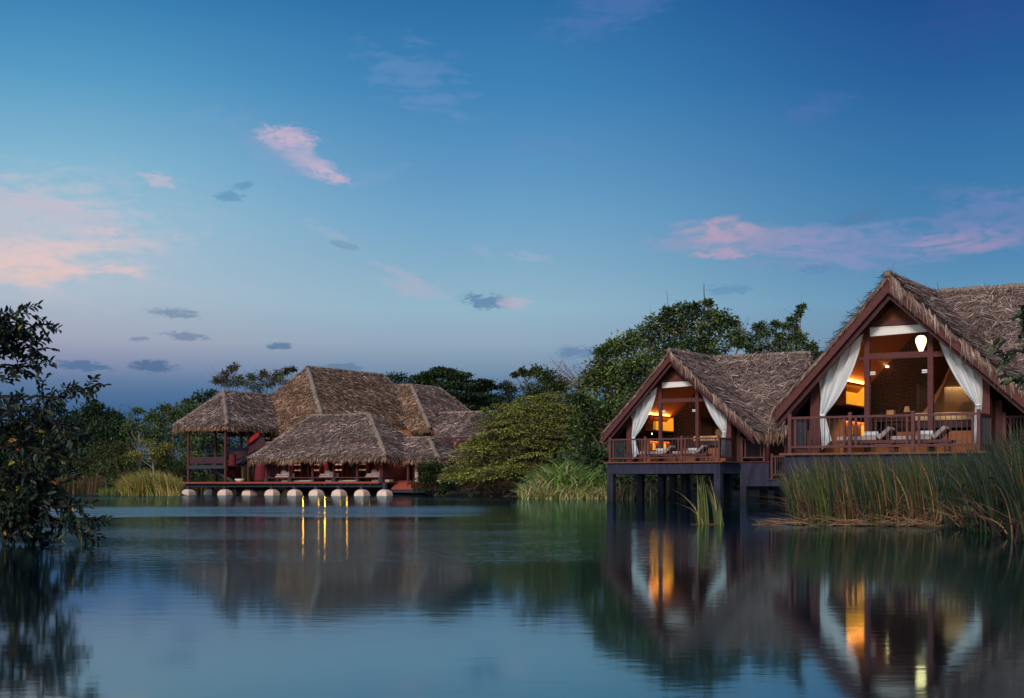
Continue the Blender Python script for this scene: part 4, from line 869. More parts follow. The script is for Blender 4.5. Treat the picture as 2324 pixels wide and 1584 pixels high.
# ladder-like white lantern rack, red column lanterns
for u, b, v0, v1, r, nm in ((527, 2.2, 1038, 1093, .36, 'behind the corner post of the pavilion'), (538, 3.4, 1036, 1094, .30, 'beside the stair foot'), (590.5, 2.0, 1052, 1093, .44, 'at the left end of the verandah'),
                       (660.5, 2.9, 1048, 1080, .24, 'hanging above the first verandah sofa'), (740.5, 3.0, 1046, 1082, .2, 'in the middle of the verandah'), (897, 2.5, 1046, 1075, .22, 'hanging in the entrance porch')):
    a = lf.a(u, b); z0, z1 = lf.z(v1, a, b), lf.z(v0-8, a, b); h = z1-z0
    o = empty('fabric_lantern', lf.w(a, b, z0), YAW, 'tall tapered dark red fabric lantern '+nm, 'lantern', 'tall red lanterns of the lodge')
    mb = MB(); mb.lathe([(r*.7, 0), (r*.98, h*.04), (r, h*.12), (r*.9, h*.45), (r*.62, h*.95), (r*.4, h)], 18); mb.build('fabric', M['red_cloth'], o, smooth=True)
    mb = MB(); mb.tube([(0, 0, h), (0, 0, h+.6)], .015, 5); mb.build('cord', M['metal_bar'], o)
# sofas with cushions
for i, (u0, u1) in enumerate(((627, 657), (726, 757), (831, 863))):
    a0, a1 = lf.a(u0, .9), lf.a(u1, .9); w = a1-a0; pl = ('left', 'middle', 'right')[i]
    so = empty('floor_sofa', lf.w(a0, .75, BZ+.045), YAW, 'low beige floor sofa on the verandah bench, %s one of three' % pl, 'sofa', 'floor sofas on the verandah')
    mb = MB(); mb.box(0, w, 0, .75, 0, .10); mb.build('seat', M['cushion'], so, bevel=.03)
    mb = MB(); mb.box(0, w, .62, .76, .101, .3); mb.build('backrest', M['cushion'], so, bevel=.03)
    for j, (x, cw, ch, nm) in enumerate(((.20, .42, .15, 'flat bolster'), (.62, .46, .42, 'upright square cushion'), (w-.38, .28, .32, 'narrow cushion'), (w-.12, .24, .30, 'narrow end cushion'))):
        mb = MB(); mb.pillow((0, 0, ch/2), cw, .14, ch, tilt=-.15); o = mb.build('cushion', M['cushion'], None, smooth=True); o.location = lf.w(a0+x, .95, BZ+.145); o.rotation_euler = (0, 0, YAW)
        tag(o, 'beige %s on the %s sofa of the lodge verandah' % (nm, pl), 'cushion', 'beige cushions on the verandah')
    a2 = lf.a(u0-2, .2); mb = MB(); mb.box(0, 1.45, 0, .5, 0, .17); o = mb.build('bench_cushion', M['cushion'], None, bevel=.03); o.location = lf.w(a2+.1, .75, DZ+.0); o.rotation_euler = (0, 0, YAW)
    tag(o, 'long brown seat cushion under the bench below the %s sofa' % pl, 'cushion', 'long cushions under the bench')
for i, u in enumerate((694, 794)):
    mb = MB(); mb.pillow((0, 0, .07), 1.2, .5, .14); o = mb.build('floor_cushion', M['cushion'], None, smooth=True); o.location = lf.w(lf.a(u, .2), .2, DZ+.005); o.rotation_euler = (0, 0, YAW)
    tag(o, 'flat beige floor cushion on the deck edge, %s one' % ('left', 'right')[i], 'cushion', 'floor cushions on the deck')
mb = MB(); mb.lathe([(.16, 0), (.20, .02), (.30, .12), (.37, .24), (.34, .25), (.1, .1)], 20); o = mb.build('bowl', M['stone'], None, smooth=True); o.location = lf.w(lf.a(543.5, .6), .6, DZ)
tag(o, 'pale round stone bowl on the pavilion deck beside the red lanterns', 'bowl')
# red cloth blowing on the stair
mb = MB(); V = []; nx, ny = 14, 8
for j in range(ny+1):
    for i in range(nx+1):
        s_, t_ = i/nx, j/ny; V.append((s_*1.15, .10*math.sin(s_*7+t_*2), s_*.62-t_*.38*(1-.3*s_)+.04*math.sin(s_*9)))
mb.add(V, [(j*(nx+1)+i, j*(nx+1)+i+1, (j+1)*(nx+1)+i+1, (j+1)*(nx+1)+i) for j in range(ny) for i in range(nx)])
o = mb.build('red_cloth', M['red_flag'], None, smooth=True); sm = o.modifiers.new('solid', 'SOLIDIFY'); sm.thickness = .02
o.location = lf.w(pa1+.1, 2.1, L2+.55); o.rotation_euler = (0, 0, YAW); tag(o, 'bright red cloth blowing over the stair rail of the pavilion', 'cloth')
# bamboo behind the pavilion
bb = []
for i in range(34):
    u = random.uniform(548, 566) if i < 24 else random.uniform(568, 585); b = random.uniform(5, 6.5); a = lf.a(u, b); bb.append(lf.w(a, b, 0))
Pb = np.array([tuple(x) for x in bb]); Vb = blades(Pb, 2.6+1.2*R.random(len(Pb)), np.zeros((len(Pb), 3)), .07, [(.30,.20,.06), (.10,.12,.04), (.22,.12,.05)], bend=.1, jitter=.12)
Pg = np.repeat(Pb, 8, 0)+R.normal(0, .3, (len(Pb)*8, 3))*[1, 1, 0]; Vg = blades(Pg, 1.0+1.8*R.random(len(Pg)), np.zeros((len(Pg), 3)), .05, [(.07,.09,.03), (.14,.10,.04)], bend=.5)
grass_obj('bamboo_thicket', [Vb, Vg], 'yellow bamboo stems growing behind the pavilion', 'bamboo')
# entrance porch at right
pz = DZ-.1
post(lf.a(926, 1.6), 1.6, .55, dz-.05, .13)
mb = MB(); mb.box(lf.a(897, 3.4), lf.a(907, 3.4), 3.4, 3.45, DZ, 2.9); mb.build('door', M['panel_wood'], lodge, bevel=.01)
mb = MB(); mb.box(ar+.1, lf.a(945, 3.5), 3.48, 3.6, .6, 3.2); mb.build('porch_wall', lw, lodge)
mb = MB(); mb.box(lf.a(941, 2.2), lf.a(948, 2.2), 2.2, 2.3, .9, 2.7); mb.build('pale_panel', M['cushion'], lodge)
mb = MB()
for k in range(4): mb.box(lf.a(890+4*k, 1.2+.35*k), lf.a(932, 1.2+.35*k), 1.2+.35*k, 3.4, .50+.13*k, .63+.13*k-.003)
mb.build('entrance_steps', M['deck_edge'], lodge)
mb = MB(); mb.box(lf.a(887, .6), lf.a(968, .6), .6, 1.6, .42, .50); mb.build('landing_stage', M['deck_edge'], lodge)
mb = MB(); mb.box(lf.a(887, .7), lf.a(968, .7), .7, 1.6, .22, .41); mb.build('landing_beam', M['steel'], lodge)
# down lamps below the deck: their light makes the streaks on the water
for u, e in ((689, .7), (724, .22), (738, 1.1), (773.6, .03), (788, .4), (823, .02), (839.5, .02)):
    a = lf.a(u, -.2); dl = bpy.data.objects.new('deck_lamp', None); COL.objects.link(dl); dl.parent = lodge; dl.location = (a, -.16, DZ-.16)
    mb = MB(); mb.lathe([(.05, -.05), (.055, -.05), (.055, .05), (.02, .06)], 12); mb.build('lamp_housing', M['metal_bar'], dl)
    mb = MB(); mb.lathe([(.005, -.04), (.045, -.04), (.045, -.03), (.005, -.03)], 12); mb.build('lamp_lens', M['bulb'], dl)
    d_ = bpy.data.lights.new('lamp_light', 'SPOT'); d_.energy = 13*e; d_.spot_size = math.radians(110); d_.spot_blend = .5; d_.shadow_soft_size = .04; d_.color = (1, .33, .02)
    o = bpy.data.objects.new('lamp_light', d_); COL.objects.link(o); o.parent = dl; o.location = (0, -.10, -.04); o.rotation_euler = (math.radians(-80), 0, -YAW)
# added warm fill inside the verandah: broad area lights without a fixture
for u, e in ((640, 10), (735, 14), (845, 10), (900, 8)):
    d_ = bpy.data.lights.new('verandah_fill', 'AREA'); d_.shape = 'RECTANGLE'; d_.size = 2.2; d_.size_y = 1.0; d_.energy = e*1.2; d_.color = (1, .5, .3); o = bpy.data.objects.new('verandah_fill', d_); COL.objects.link(o); o.parent = lodge; o.location = (lf.a(u, 2.4), 2.4, 2.3)
# ---------------------------------------------------------------- trees on the far banks
DK = [(.030,.062,.026), (.042,.078,.028), (.024,.048,.026)]
MD = [(.085,.135,.030), (.06,.10,.028), (.11,.155,.04)]
YG = [(.20,.20,.04), (.14,.15,.035), (.25,.23,.05)]
OL = [(.31,.33,.08), (.22,.24,.07), (.39,.40,.10), (.14,.15,.08)]
BR = [(.10,.075,.04), (.06,.06,.035), (.13,.085,.04)]
bank = 'trees on the left bank'
tree('broad_tree', 'tall dark rounded tree at the left, behind the foreground branches', [(200,945,32),(250,955,30),(180,985,42),(240,1000,46),(150,965,28),(275,985,22),(215,925,16)], 130, (225,1118), DK, .26, 1.9, group=bank)
tree('broad_tree', 'dark tree mass at the far left edge behind the foreground leaves', [(100,1000,45),(40,1005,50),(120,1055,42),(60,1062,45),(-20,1010,50),(0,1070,40),(-70,1040,50)], 134, (60,1118), DK, .26, 1.7, group=bank)
tree('open_tree', 'thin open tree with a pale bare trunk rising above the left bank', [(312,935,14),(298,958,18),(328,965,18),(310,992,30),(340,945,9),(286,975,12)], 119, (322,1115), MD, .22, .9, .10, 'pale_bark', group=bank)
tree('broad_tree', 'bright green bushy tree left of the pavilion roof', [(365,948,24),(402,935,26),(440,935,26),(390,985,42),(440,985,42),(350,990,26),(375,925,12)], 127, (400,1115), MD, .26, 1.15, group=bank)
tree('broad_tree', 'dark flat topped tree peeping over the left corner of the pavilion roof', [(452,903,16),(478,898,14),(430,915,12),(465,925,22)], 136, (460,1115), DK, .26, 1.0, group=bank)
tree('small_tree', 'small yellow green tree with a pale forked trunk above the golden grass', [(345,1022,26),(378,1018,20),(312,1035,20),(330,1005,16),(360,1045,16)], 110, (352,1098), YG, .19, 1.0, .09, 'pale_bark', group=bank, squash=.5)
tree('small_tree', 'low olive tree between the dark tree and the golden grass', [(225,1030,32),(268,1022,32),(205,1062,28),(250,1068,32),(285,1055,28),(180,1045,20)], 117, (240,1118), [(.07,.085,.025),(.10,.10,.03),(.05,.07,.022)], .2, 1.15, .1, group=bank)
tree('small_tree', 'slim green tree with a thin pale trunk beside the pavilion corner post', [(418,1030,26),(448,1045,26),(400,1058,22),(435,1010,22),(415,1075,18)], 113, (425,1105), MD+YG[:1], .19, 1.0, .08, 'pale_bark', group=bank)
tree('broad_tree', 'green tree seen between the posts of the pavilion', [(470,1020,36),(505,1010,38),(545,1022,38),(500,1060,32),(540,1065,30),(460,1065,30),(590,1030,34)], 128, (505,1115), MD+DK, .24, 1.1, group=bank)
tree('broad_tree', 'green tree behind the upper floor of the lodge', [(600,985,34),(640,990,34),(570,980,30),(620,1030,34),(665,1000,28)], 134, (620,1115), YG+MD, .24, 1.0, group=bank)
bam = 'brownish feathery bamboo spray rising above the lodge roof, '
for lab, cl, b in (('leftmost', [(488,862,9),(500,858,10),(512,850,9),(524,840,8),(532,832,6),(518,868,14),(538,862,12)], 520), ('middle one', [(552,866,16),(575,868,16),(592,856,12),(600,846,8),(570,852,8),(585,880,16)], 580), ('right one beside the main roof', [(618,858,10),(632,850,9),(645,844,8),(655,838,6),(612,872,14),(668,838,5),(636,866,12)], 625)):
    tree('bamboo', bam+lab, cl, 140, (b, 1115), BR+MD[:1], .32, .8, .08, group='bamboo sprays behind the lodge', cat='bamboo', narrow=.22, droop=.4, squash=.9)
back = 'dark trees behind the lodge'
def pads(name, label, cl, Y, base, cols, leaf, group, cat='tree', **k): return tree(name, label, cl, Y, base, cols, leaf, group=group, cat=cat, squash=.28, flat=.8, **k)
tree('broad_tree', 'bluish dark tree just right of the main thatch ridge', [(888,855,12),(912,860,14),(905,880,20),(880,872,12),(930,872,12)], 140, (905,1115), DK, .25, 1.0, group=back)
pads('layered_tree', 'dark tree with flat layered crown behind the rear roof of the lodge', [(1005,842,24),(985,850,26),(1030,855,28),(1050,850,16),(960,858,22),(975,872,30),(1020,876,34),(1055,872,24),(945,880,20),(990,895,34),(1035,900,38),(1010,925,36),(1050,925,30),(965,865,16),(1075,900,22)], 142, (1015,1115), DK+MD[1:2], .27, back, dens=1.6)
pads('layered_tree', 'dark tree with open crown between the lodge and the light green tree', [(1095,868,18),(1110,878,22),(1080,885,22),(1100,905,28),(1075,915,26),(1120,915,26),(1095,935,30)], 146, (1100,1115), DK, .27, back, dens=1.6)
tree('broad_tree', 'small dark tree in the gap left of the light green tree', [(1145,878,14),(1160,885,14),(1150,905,24),(1175,912,20),(1130,925,24),(1160,935,26),(1190,925,20),(1180,945,24)], 146, (1155,1115), DK, .26, 1.2, group=back)
tree('broad_tree', 'light green bushy tree with brown top twigs above the olive bush', [(1235,850,18),(1215,842,12),(1252,862,20),(1200,848,9),(1182,845,8),(1168,850,6),(1220,885,32),(1252,892,34),(1275,880,22),(1200,905,22),(1240,915,34)], 124, (1235,1112), [(.06,.105,.03),(.045,.08,.028),(.09,.08,.035)], .24, 1.3, group='trees on the middle bank')
tree('lime_shrub', 'lime green leafy shrub showing above the side roof of the lodge', [(1195,925,10),(1215,930,14),(1235,925,10),(1190,945,16),(1215,950,18),(1170,950,9),(1245,940,14),(1100,932,6),(1112,942,6),(1128,950,8)], 104, (1205,1112), [(.14,.24,.04),(.10,.18,.035)], .18, 1.2, .05, group='shrubs of the middle bank', cat='shrub')
# bare reddish twigs
bt = empty('bare_tree', PX(1322, 1110, 96), 0, 'bare reddish branches sticking out left above the big dense tree', 'tree', 'trees on the middle bank'); o0 = bt.location.copy(); mb = MB()
trunk = PX(1330, 905, 96)-o0; mb.tube([Vector((0, 0, -.4)), PX(1330, 1000, 96)-o0, trunk], [.12, .1, .07], 6)
for k in range(16):
    tip = PX(1250+random.random()*95, 815+random.random()*42, 96+random.uniform(-1, 1))-o0; m_ = trunk.lerp(tip, .5)+Vector((0, 0, .25)); mb.tube([trunk, m_, tip], [.04, .026, .010], 4)
    for _ in range(7):
        s_ = m_.lerp(tip, random.random()); e_ = s_+Vector((random.uniform(-.6, .25), random.uniform(-.3, .3), random.uniform(.0, .45))); mb.tube([s_, e_], [.013, .006], 3)
mb.build('trunk', M['twig_red'], bt)
big = [(.09,.145,.04), (.05,.09,.03), (.13,.185,.05), (.20,.25,.07), (.032,.058,.028)]
tree('dense_tree', 'big dense dark green tree between the olive bush and the smaller villa', [(1400,790,26),(1372,800,20),(1430,775,26),(1370,835,34),(1338,870,32),(1310,905,24),(1400,860,50),(1455,830,45),(1345,925,42),(1410,920,50),(1375,975,46),(1322,955,28),(1335,1005,36),(1400,1030,42),(1365,1050,34),(1440,960,40),(1320,985,22),(1440,890,40),(1450,1020,36)], 82, (1385,1120), big, .21, 1.75, .22, group='trees behind the villas')
tree('dense_tree', 'tall tree rising behind the smaller villa roof, highest crown of all', [(1545,705,22),(1515,712,18),(1572,700,14),(1500,735,30),(1590,725,30),(1625,718,22),(1652,735,22),(1540,745,34),(1470,755,26),(1610,760,36),(1665,765,22),(1445,775,20),(1500,790,40),(1560,790,40),(1620,790,30),(1610,688,10),(1680,780,18)], 90, (1560,1110), big+DK, .21, 1.5, .24, group='trees behind the villas')
tree('open_tree', 'airy green tree right of the highest crown, above the smaller villa ridge', [(1722,745,18),(1700,772,20),(1740,758,20),(1762,738,12),(1740,788,26),(1712,795,20),(1775,775,18),(1768,800,22)], 94, (1740,1110), MD+DK, .2, 1.2, .14, 'pale_bark', group='trees behind the villas')
tree('open_tree', 'slender airy tree with pointed top in the gap left of the large villa', [(1818,698,7),(1812,712,9),(1800,728,11),(1782,740,10),(1806,748,13),(1818,770,14),(1795,770,16),(1838,785,14),(1850,805,14),(1825,800,18),(1792,798,20),(1770,762,8),(1845,790,8)], 92, (1812,1110), MD+DK, .19, 1.2, .12, 'pale_bark', group='trees behind the villas')
# olive layered bush
def bush(name, label, Y, cen, rx, rz_, n, cols, leaf, lobes, group=None, pad=(.45, .95), nl=60, cat='shrub', tw='bark'):
    B = PX(cen[0], 1122, Y); B.z = 0; root = empty(name, B, 0, label, cat, group); Vs, Fs, Cs = [], [], []; k = 0; mb = MB()
    for (u, v, ru, rv, cnt) in lobes:
        for _ in range(cnt):
            d = rand_dir(1)[0]; d[1] = -abs(d[1]) if random.random() < .8 else d[1]; d[2] = d[2] if d[2] > -.35 else -d[2]*.5
            rr = .55+.45*random.random()**.5
            c = np.array(PX(u+d[0]*ru*rr, v-d[2]*rv*rr, Y))+np.array([0, d[1]*ru/F*Y*rr*.8, 0]); c[2] = max(c[2], .15)
            pr = random.uniform(*pad); n_ = int(nl*(pr/.6)**2); r_ = np.sqrt(R.random(n_))*pr; th = R.random(n_)*2*math.pi
            X = c+np.stack([r_*np.cos(th), r_*np.sin(th)*.8, -.22*(r_/pr)**2*pr+R.normal(0, .035, n_)-.14*r_*np.sign(d[0])*np.cos(th)], 1)
            D = unit(np.stack([np.cos(th), np.sin(th)*.8, R.normal(-.1, .35, n_)], 1)); Nn = unit(np.array([0, 0, 1.0])+R.normal(size=(n_, 3))*.35)
            V, Fq = leaf_mesh(X, D, Nn, leaf*(.7+.6*R.random(n_)), leaf*.5*(.7+.6*R.random(n_))); Vs.append(V); Fs.append(Fq+k); k += len(V)
            Cs.append(np.repeat(leaf_cols(n_, [cols[R.integers(0, len(cols))]], var=.5), 6, 0))
            cc = Vector(c)-B; s0 = Vector((cc.x*.35, cc.y*.5+.5, cc.z*.35)); mb.tube([s0, s0.lerp(cc, .6)+Vector((0, 0, .12)), cc-Vector((0, 0, .04))], [.045, .03, .012], 4)
    for _ in range(5): mb.tube([(random.uniform(-.5, .5), random.uniform(0, 1), -.3), (random.uniform(-2.5, 2.5), random.uniform(0, 1.5), random.uniform(1, 2.6))], [.08, .04], 5)
    o = np_mesh('crown', np.concatenate(Vs), np.concatenate(Fs), M['leaf'], root, np.concatenate(Cs)); o.location = -B; mb.build('trunk', M[tw], root); return root
bush('spreading_bush', 'huge olive green bush with layered drooping sprays in the middle of the bank', 92, (1180, 1010), 0, 0, 0, OL, .15, [(1210,1010,112,112,230), (1190,965,105,68,110), (1255,948,66,66,80), (1105,1028,58,48,70), (1170,1075,120,38,110), (1265,1055,60,50,50)], group='shrubs of the middle bank')
bush('spreading_bush', 'lower left arm of the olive bush hanging towards the lodge', 95, (1070, 1070), 0, 0, 0, OL, .16, [(1078,1080,58,38,100), (1120,1075,55,45,80)], group='shrubs of the middle bank')
bush('small_bush', 'small dark green bush beside the landing stage of the lodge', 97, (985, 1080), 0, 0, 0, [(.05,.09,.035), (.035,.065,.03), (.07,.11,.04)], .15, [(985,1062,30,26,44), (968,1088,20,30,30), (1005,1085,26,34,44), (955,1112,10,10,10), (1020,1108,22,14,22)], group='shrubs of the middle bank', pad=(.3, .5))
bush('dry_shrub', 'low brownish half bare shrub at the waterline below the olive bush', 91, (1130, 1105), 0, 0, 0, [(.17,.10,.06), (.11,.07,.045), (.10,.10,.035)], .10, [(1130,1100,55,20,90), (1080,1108,34,14,34)], group='shrubs of the middle bank', pad=(.25, .45), nl=34)
tree('bank_shrub', 'dark undergrowth in the shade behind the smaller villa legs', [(1440,1075,26),(1480,1090,26),(1530,1080,28),(1580,1090,28),(1630,1080,28),(1680,1090,28),(1730,1085,28)], 74, (1560,1125), DK, .2, 1.2, .06, group='shrubs behind the villas', cat='shrub')
tree('bank_shrub', 'dark shrubs in the shade behind the wing of the smaller villa', [(1720,1040,30),(1770,1050,34),(1820,1060,34)], 74, (1760,1125), DK, .2, 1.0, .06, group='shrubs behind the villas', cat='shrub')
# far undergrowth that closes the banks
def mass(name, label, spans, cols, leaf, n):
    Vs, Fs, Cs = [], [], []; k = 0
    for (u0, u1, Y0, Y1, v0, cnt) in spans:
        u = R.uniform(u0, u1, cnt); Y = R.uniform(Y0, Y1, cnt); hmax = (VH-v0)/F*Y+H; z = hmax*R.random(cnt)**.7*(.75+.25*np.sin(u*.09)); c = np.stack([(u-CU)/F*Y, Y, z], 1)
        for _ in range(n):
            X = c+R.normal(0, .28, (cnt, 3)); D = rand_dir(cnt); Nn = unit(np.array([0, 0, 1.0])+R.normal(size=(cnt, 3))*.7); l_ = leaf*(.6+.8*R.random(cnt)); V, Fq = leaf_mesh(X, D, Nn, l_, l_*.45)
            Vs.append(V); Fs.append(Fq+k); k += len(V); Cs.append(np.repeat(leaf_cols(cnt, cols, var=.6), 6, 0))
    o = np_mesh(name, np.concatenate(Vs), np.concatenate(Fs), M['leaf'], None, np.concatenate(Cs)); tag(o, label, 'undergrowth', None, 'stuff')
mass('undergrowth', 'dark undergrowth closing the far banks behind the lodge and the trees', [(-350,300,131,142,960,3400),(240,700,123,134,1010,2600),(600,960,124,134,1060,700),(1060,1330,108,120,960,1500),(1280,1480,80,88,1010,1200),(1380,1800,76,84,1040,1700),(1640,1860,80,92,860,1200)], DK+MD[1:2], .3, 9)

# ---------------------------------------------------------------- grasses and reeds
def span(u0, u1, Y0, Y1, n):
    u = R.uniform(u0, u1, n); Y = R.uniform(Y0, Y1, n); return np.stack([(u-CU)/F*Y, Y, np.zeros(n)], 1), u, Y
GG = [(.34,.31,.05), (.20,.24,.05), (.42,.33,.09), (.14,.17,.04), (.46,.30,.13)]
Pp, u, Y = span(275, 412, 99, 106, 3600); env = np.interp(u, [275, 300, 335, 380, 412], [.45, .85, 1.0, .95, .7]); P2, u2, Y2 = span(225, 300, 103, 107, 700)
grass_obj('golden_grass', [blades(Pp, 1.95*env*(.6+.6*R.random(len(u))), np.array([-.25, -.1, 0]), .055, GG, bend=.8), blades(P2, .35+.4*R.random(len(u2)), np.zeros(3), .04, [(.10,.14,.03), (.14,.17,.04)], bend=.4)], 'golden green tall grass on the left bank beside the pavilion', 'grass')
Pp, u, Y = span(-300, 235, 121, 127, 4200)
grass_obj('far_reeds', [blades(Pp, (1.1+.9*R.random(len(u))), np.zeros(3), .06, [(.14,.085,.045), (.10,.08,.035), (.07,.08,.03)], bend=.2)], 'thin brown reeds along the far left shore', 'reeds')
Pp, u, Y = span(415, 620, 112.5, 118, 1900)
grass_obj('shade_grass', [blades(Pp, (.9+1.0*R.random(len(u))), np.zeros(3), .05, [(.05,.065,.025), (.10,.09,.03), (.035,.05,.025)], bend=.5)], 'dark grass in the shade behind the pavilion posts', 'grass')
# green cane clump by the smaller villa
def cane():
    nst = 250; P0, u, Y = span(1182, 1385, 74.5, 80, nst); env = np.interp(u, [1182, 1215, 1250, 1270, 1330, 1385], [.35, .6, .95, 1.05, .85, .62])
    P = np.repeat(P0, 13, 0)+R.normal(0, .10, (nst*13, 3))*[1, 1, 0]; e = np.repeat(env, 13); n = len(P)
    side = rand_dir(n)*np.array([.9, .6, 0]); P[:, 2] += R.random(n)*.9*e*.8
    hgt = 1.75*e*(.5+.65*R.random(n)); cols = [(.14,.30,.05), (.10,.22,.04), (.22,.35,.07), (.07,.16,.04), (.50,.44,.20)]
    dry = R.random(n) < np.clip(.62-P[:, 2]*.5, .05, .9)*np.interp(np.repeat(u, 13), [1182, 1290, 1385], [1.0, .7, .35]); g = np.where(dry, 4, R.integers(0, 4, n))
    return blades(P, hgt, side*.6, .085, cols, bend=1.15, segs=5, grp=g)
def cane_front():
    P0, u, Y = span(1185, 1385, 73.2, 75, 900); cols = [(.55,.47,.24), (.38,.35,.13), (.18,.28,.06)]
    return blades(P0, .35+.75*R.random(900), rand_dir(900)*[.8, .5, 0], .06, cols, bend=1.1)
grass_obj('cane_grass', [cane(), cane_front()], 'bright green cane grass with straw coloured leaves beside the smaller villa', 'grass')
Pp, u, Y = span(1395, 1560, 71.5, 74, 520)
grass_obj('shade_cane', [blades(Pp, (.7+.9*R.random(len(u))), rand_dir(len(u))*[.6, .4, 0], .06, [(.06,.055,.04), (.10,.08,.05), (.05,.07,.03)], bend=1.2)], 'drooping dull cane in the shade under the smaller villa', 'grass')
# reed bed in front of the large villa
RC = [(.075,.110,.032), (.045,.075,.028), (.105,.13,.036), (.22,.11,.045), (.36,.21,.10), (.028,.045,.030)]
def reed_bed():
    out = []
    n = 10500; u = R.uniform(1795, 2560, n); y0 = np.interp(u, [1795, 1850, 2120, 2180, 2250, 2330, 2560], [25.4, 24.9, 24.4, 22.6, 20.0, 17.4, 14.0]); Y = y0+R.random(n)**1.3*8.5
    P = np.stack([(u-CU)/F*Y, Y, np.full(n, -.05)], 1)
    top = np.interp(u, [1795, 1830, 1900, 2050, 2200, 2260, 2323, 2560], [1062, 1046, 1030, 1028, 1016, 1005, 975, 960]); zt = (VH-top)/F*Y+H
    hg = zt*(.50+.62*R.random(n)**.7)*1.12; g = R.choice(6, n, p=[.22, .25, .12, .13, .05, .23])
    g = np.where((u > 2140) & (R.random(n) < .6), 5, g)
    cl = R.random(n) < np.clip((np.sin(u*.17+Y*1.3)+np.sin(u*.057+1)+1.1)*.7, .12, 1); sel = cl
    out.append(blades(P[sel], hg[sel], np.array([-.21, .0, 0]), .022, RC, bend=.42, segs=5, jitter=.10, grp=g[sel]))
    # broken, criss-crossing dry stems low in the bed
    n = 900; u = R.uniform(1800, 2330, n); Y = np.interp(u, [1795, 2120, 2330], [25.2, 24.2, 17.6])+R.random(n)*1.2; P = np.stack([(u-CU)/F*Y, Y, .02+.1*R.random(n)], 1)
    w8 = np.where(u < 2130, 1.0, .35); keep = R.random(n) < w8
    out.append(blades(P[keep], (.30+.5*R.random(n))[keep], (rand_dir(n)*np.array([1.6, .6, 0]))[keep], .020, [(.40,.23,.12), (.24,.14,.08), (.10,.07,.04)], bend=1.3, segs=4, jitter=.3))
    return out
grass_obj('reed_bed', reed_bed(), 'tall dense reeds leaning left in front of the large villa', 'reeds')
def litter():
    n = 170; u = R.uniform(1745, 2150, n); Y = np.interp(u, [1760, 1800, 2150], [25.3, 24.9, 24.0])+R.normal(0, .22, n); P = np.stack([(u-CU)/F*Y, Y, .01+.10*R.random(n)**2], 1)
    D = unit(np.stack([R.choice([-1, 1], n)*1.0, R.normal(0, .25, n), R.normal(.10, .16, n)], 1)); Nn = np.broadcast_to(np.array([0, -.5, .85]), P.shape)
    V, Fq = strands(P, D, Nn, .18+.45*R.random(n), .010, roll=.5, droop=.1); C = np.repeat(leaf_cols(n, [(.46,.28,.16), (.34,.20,.11), (.22,.14,.08)]), 6, 0)
    return V, Fq, C
grass_obj('straw_litter', [litter()], 'pinkish dry straw lying on the water at the foot of the reeds', 'dry reeds')
# thicket at the right edge
mass2 = []
def thicket():
    n = 1500; u = R.uniform(2180, 2480, n); Y = np.interp(u, [2180, 2480], [21.5, 15.5])+R.random(n)*3; top = np.interp(u, [2180, 2323, 2480], [1100, 1030, 1000]); z = ((VH-top)/F*Y+H)*R.random(n)
    P = np.stack([(u-CU)/F*Y, Y, z], 1); D = rand_dir(n); Nn = unit(np.array([0, -.4, .8])+R.normal(size=(n, 3))*.5); l_ = .05+.05*R.random(n); V, Fq = leaf_mesh(P, D, Nn, l_, l_*.7)
    return V, Fq, np.repeat(leaf_cols(n, [(.05,.09,.03), (.10,.16,.03), (.03,.05,.025), (.06,.05,.03)]), 6, 0)
grass_obj('climbing_vine', [thicket()], 'small leafed vine climbing through the reeds at the right edge', 'vine')
tw = MB()
for (a, b, c) in (((2235, 1235, 18.5), (2290, 1190, 18), (2360, 1170, 17.5)), ((2160, 1100, 21), (2215, 1150, 20), (2270, 1215, 19)), ((2120, 1205, 21.5), (2200, 1168, 21), (2290, 1160, 20)), ((2300, 1250, 17), (2310, 1190, 17), (2345, 1120, 17)), ((2280, 1240, 18), (2330, 1210, 17.4), (2390, 1215, 17))):
    tw.tube([PX(*a), PX(*b), PX(*c)], [.008, .012, .014], 5)
tag(tw.build('fallen_branch', M['dark_wood']), 'thin dark bare twigs arching over the water at the right edge', 'branch')
# two lone clumps in open water
def lone(label, us, Yc, specs):
    B = PX(us, 1190, Yc); B.z = 0; root = empty('reed_clump', B, 0, label, 'reeds', 'lone reed clumps'); parts = []
    for (n, spread, h0, h1, lean, bend, cols, w) in specs:
        P = np.stack([R.normal(0, spread, n), R.normal(0, .05, n), np.full(n, -.04)], 1); parts.append(blades(P, h0+(h1-h0)*R.random(n), np.array([lean, 0, 0]), w, cols, bend=bend, segs=7, jitter=.035))
    grass_obj('blades', parts, None, None, None, root); 
    mb = MB()
    for k in range(5): mb.tube([(random.uniform(-.2, .0), random.uniform(-.1, .1), .003), (random.uniform(.0, .2), random.uniform(-.1, .1), .012)], .003, 4)
    mb.build('dead_blades', M['panel_wood'], root)
LC = [(.15,.20,.05), (.26,.28,.07), (.50,.38,.16), (.09,.15,.045)]
lone('lone upright reed clump with one long arching blade before the smaller villa', 1595, 25.3, [(30, .045, .55, .92, -.12, .15, LC, .022), (3, .03, .72, .78, -.75, 1.0, LC[2:3], .014), (6, .05, .3, .6, -.3, .4, LC, .018)])
lone('second lone reed clump just right of the first, leaning left', 1629, 25.2, [(14, .03, .25, .5, .02, .1, LC, .018), (9, .03, .75, .95, -.34, .35, LC, .018), (4, .02, .3, .45, .1, .1, LC, .014)])
lone('low arched blades floating left of the reed bed', 1742, 25.1, [(4, .1, .28, .34, -.8, 1.3, LC, .010), (3, .05, .05, .2, .6, 1.0, LC[2:3], .010)])

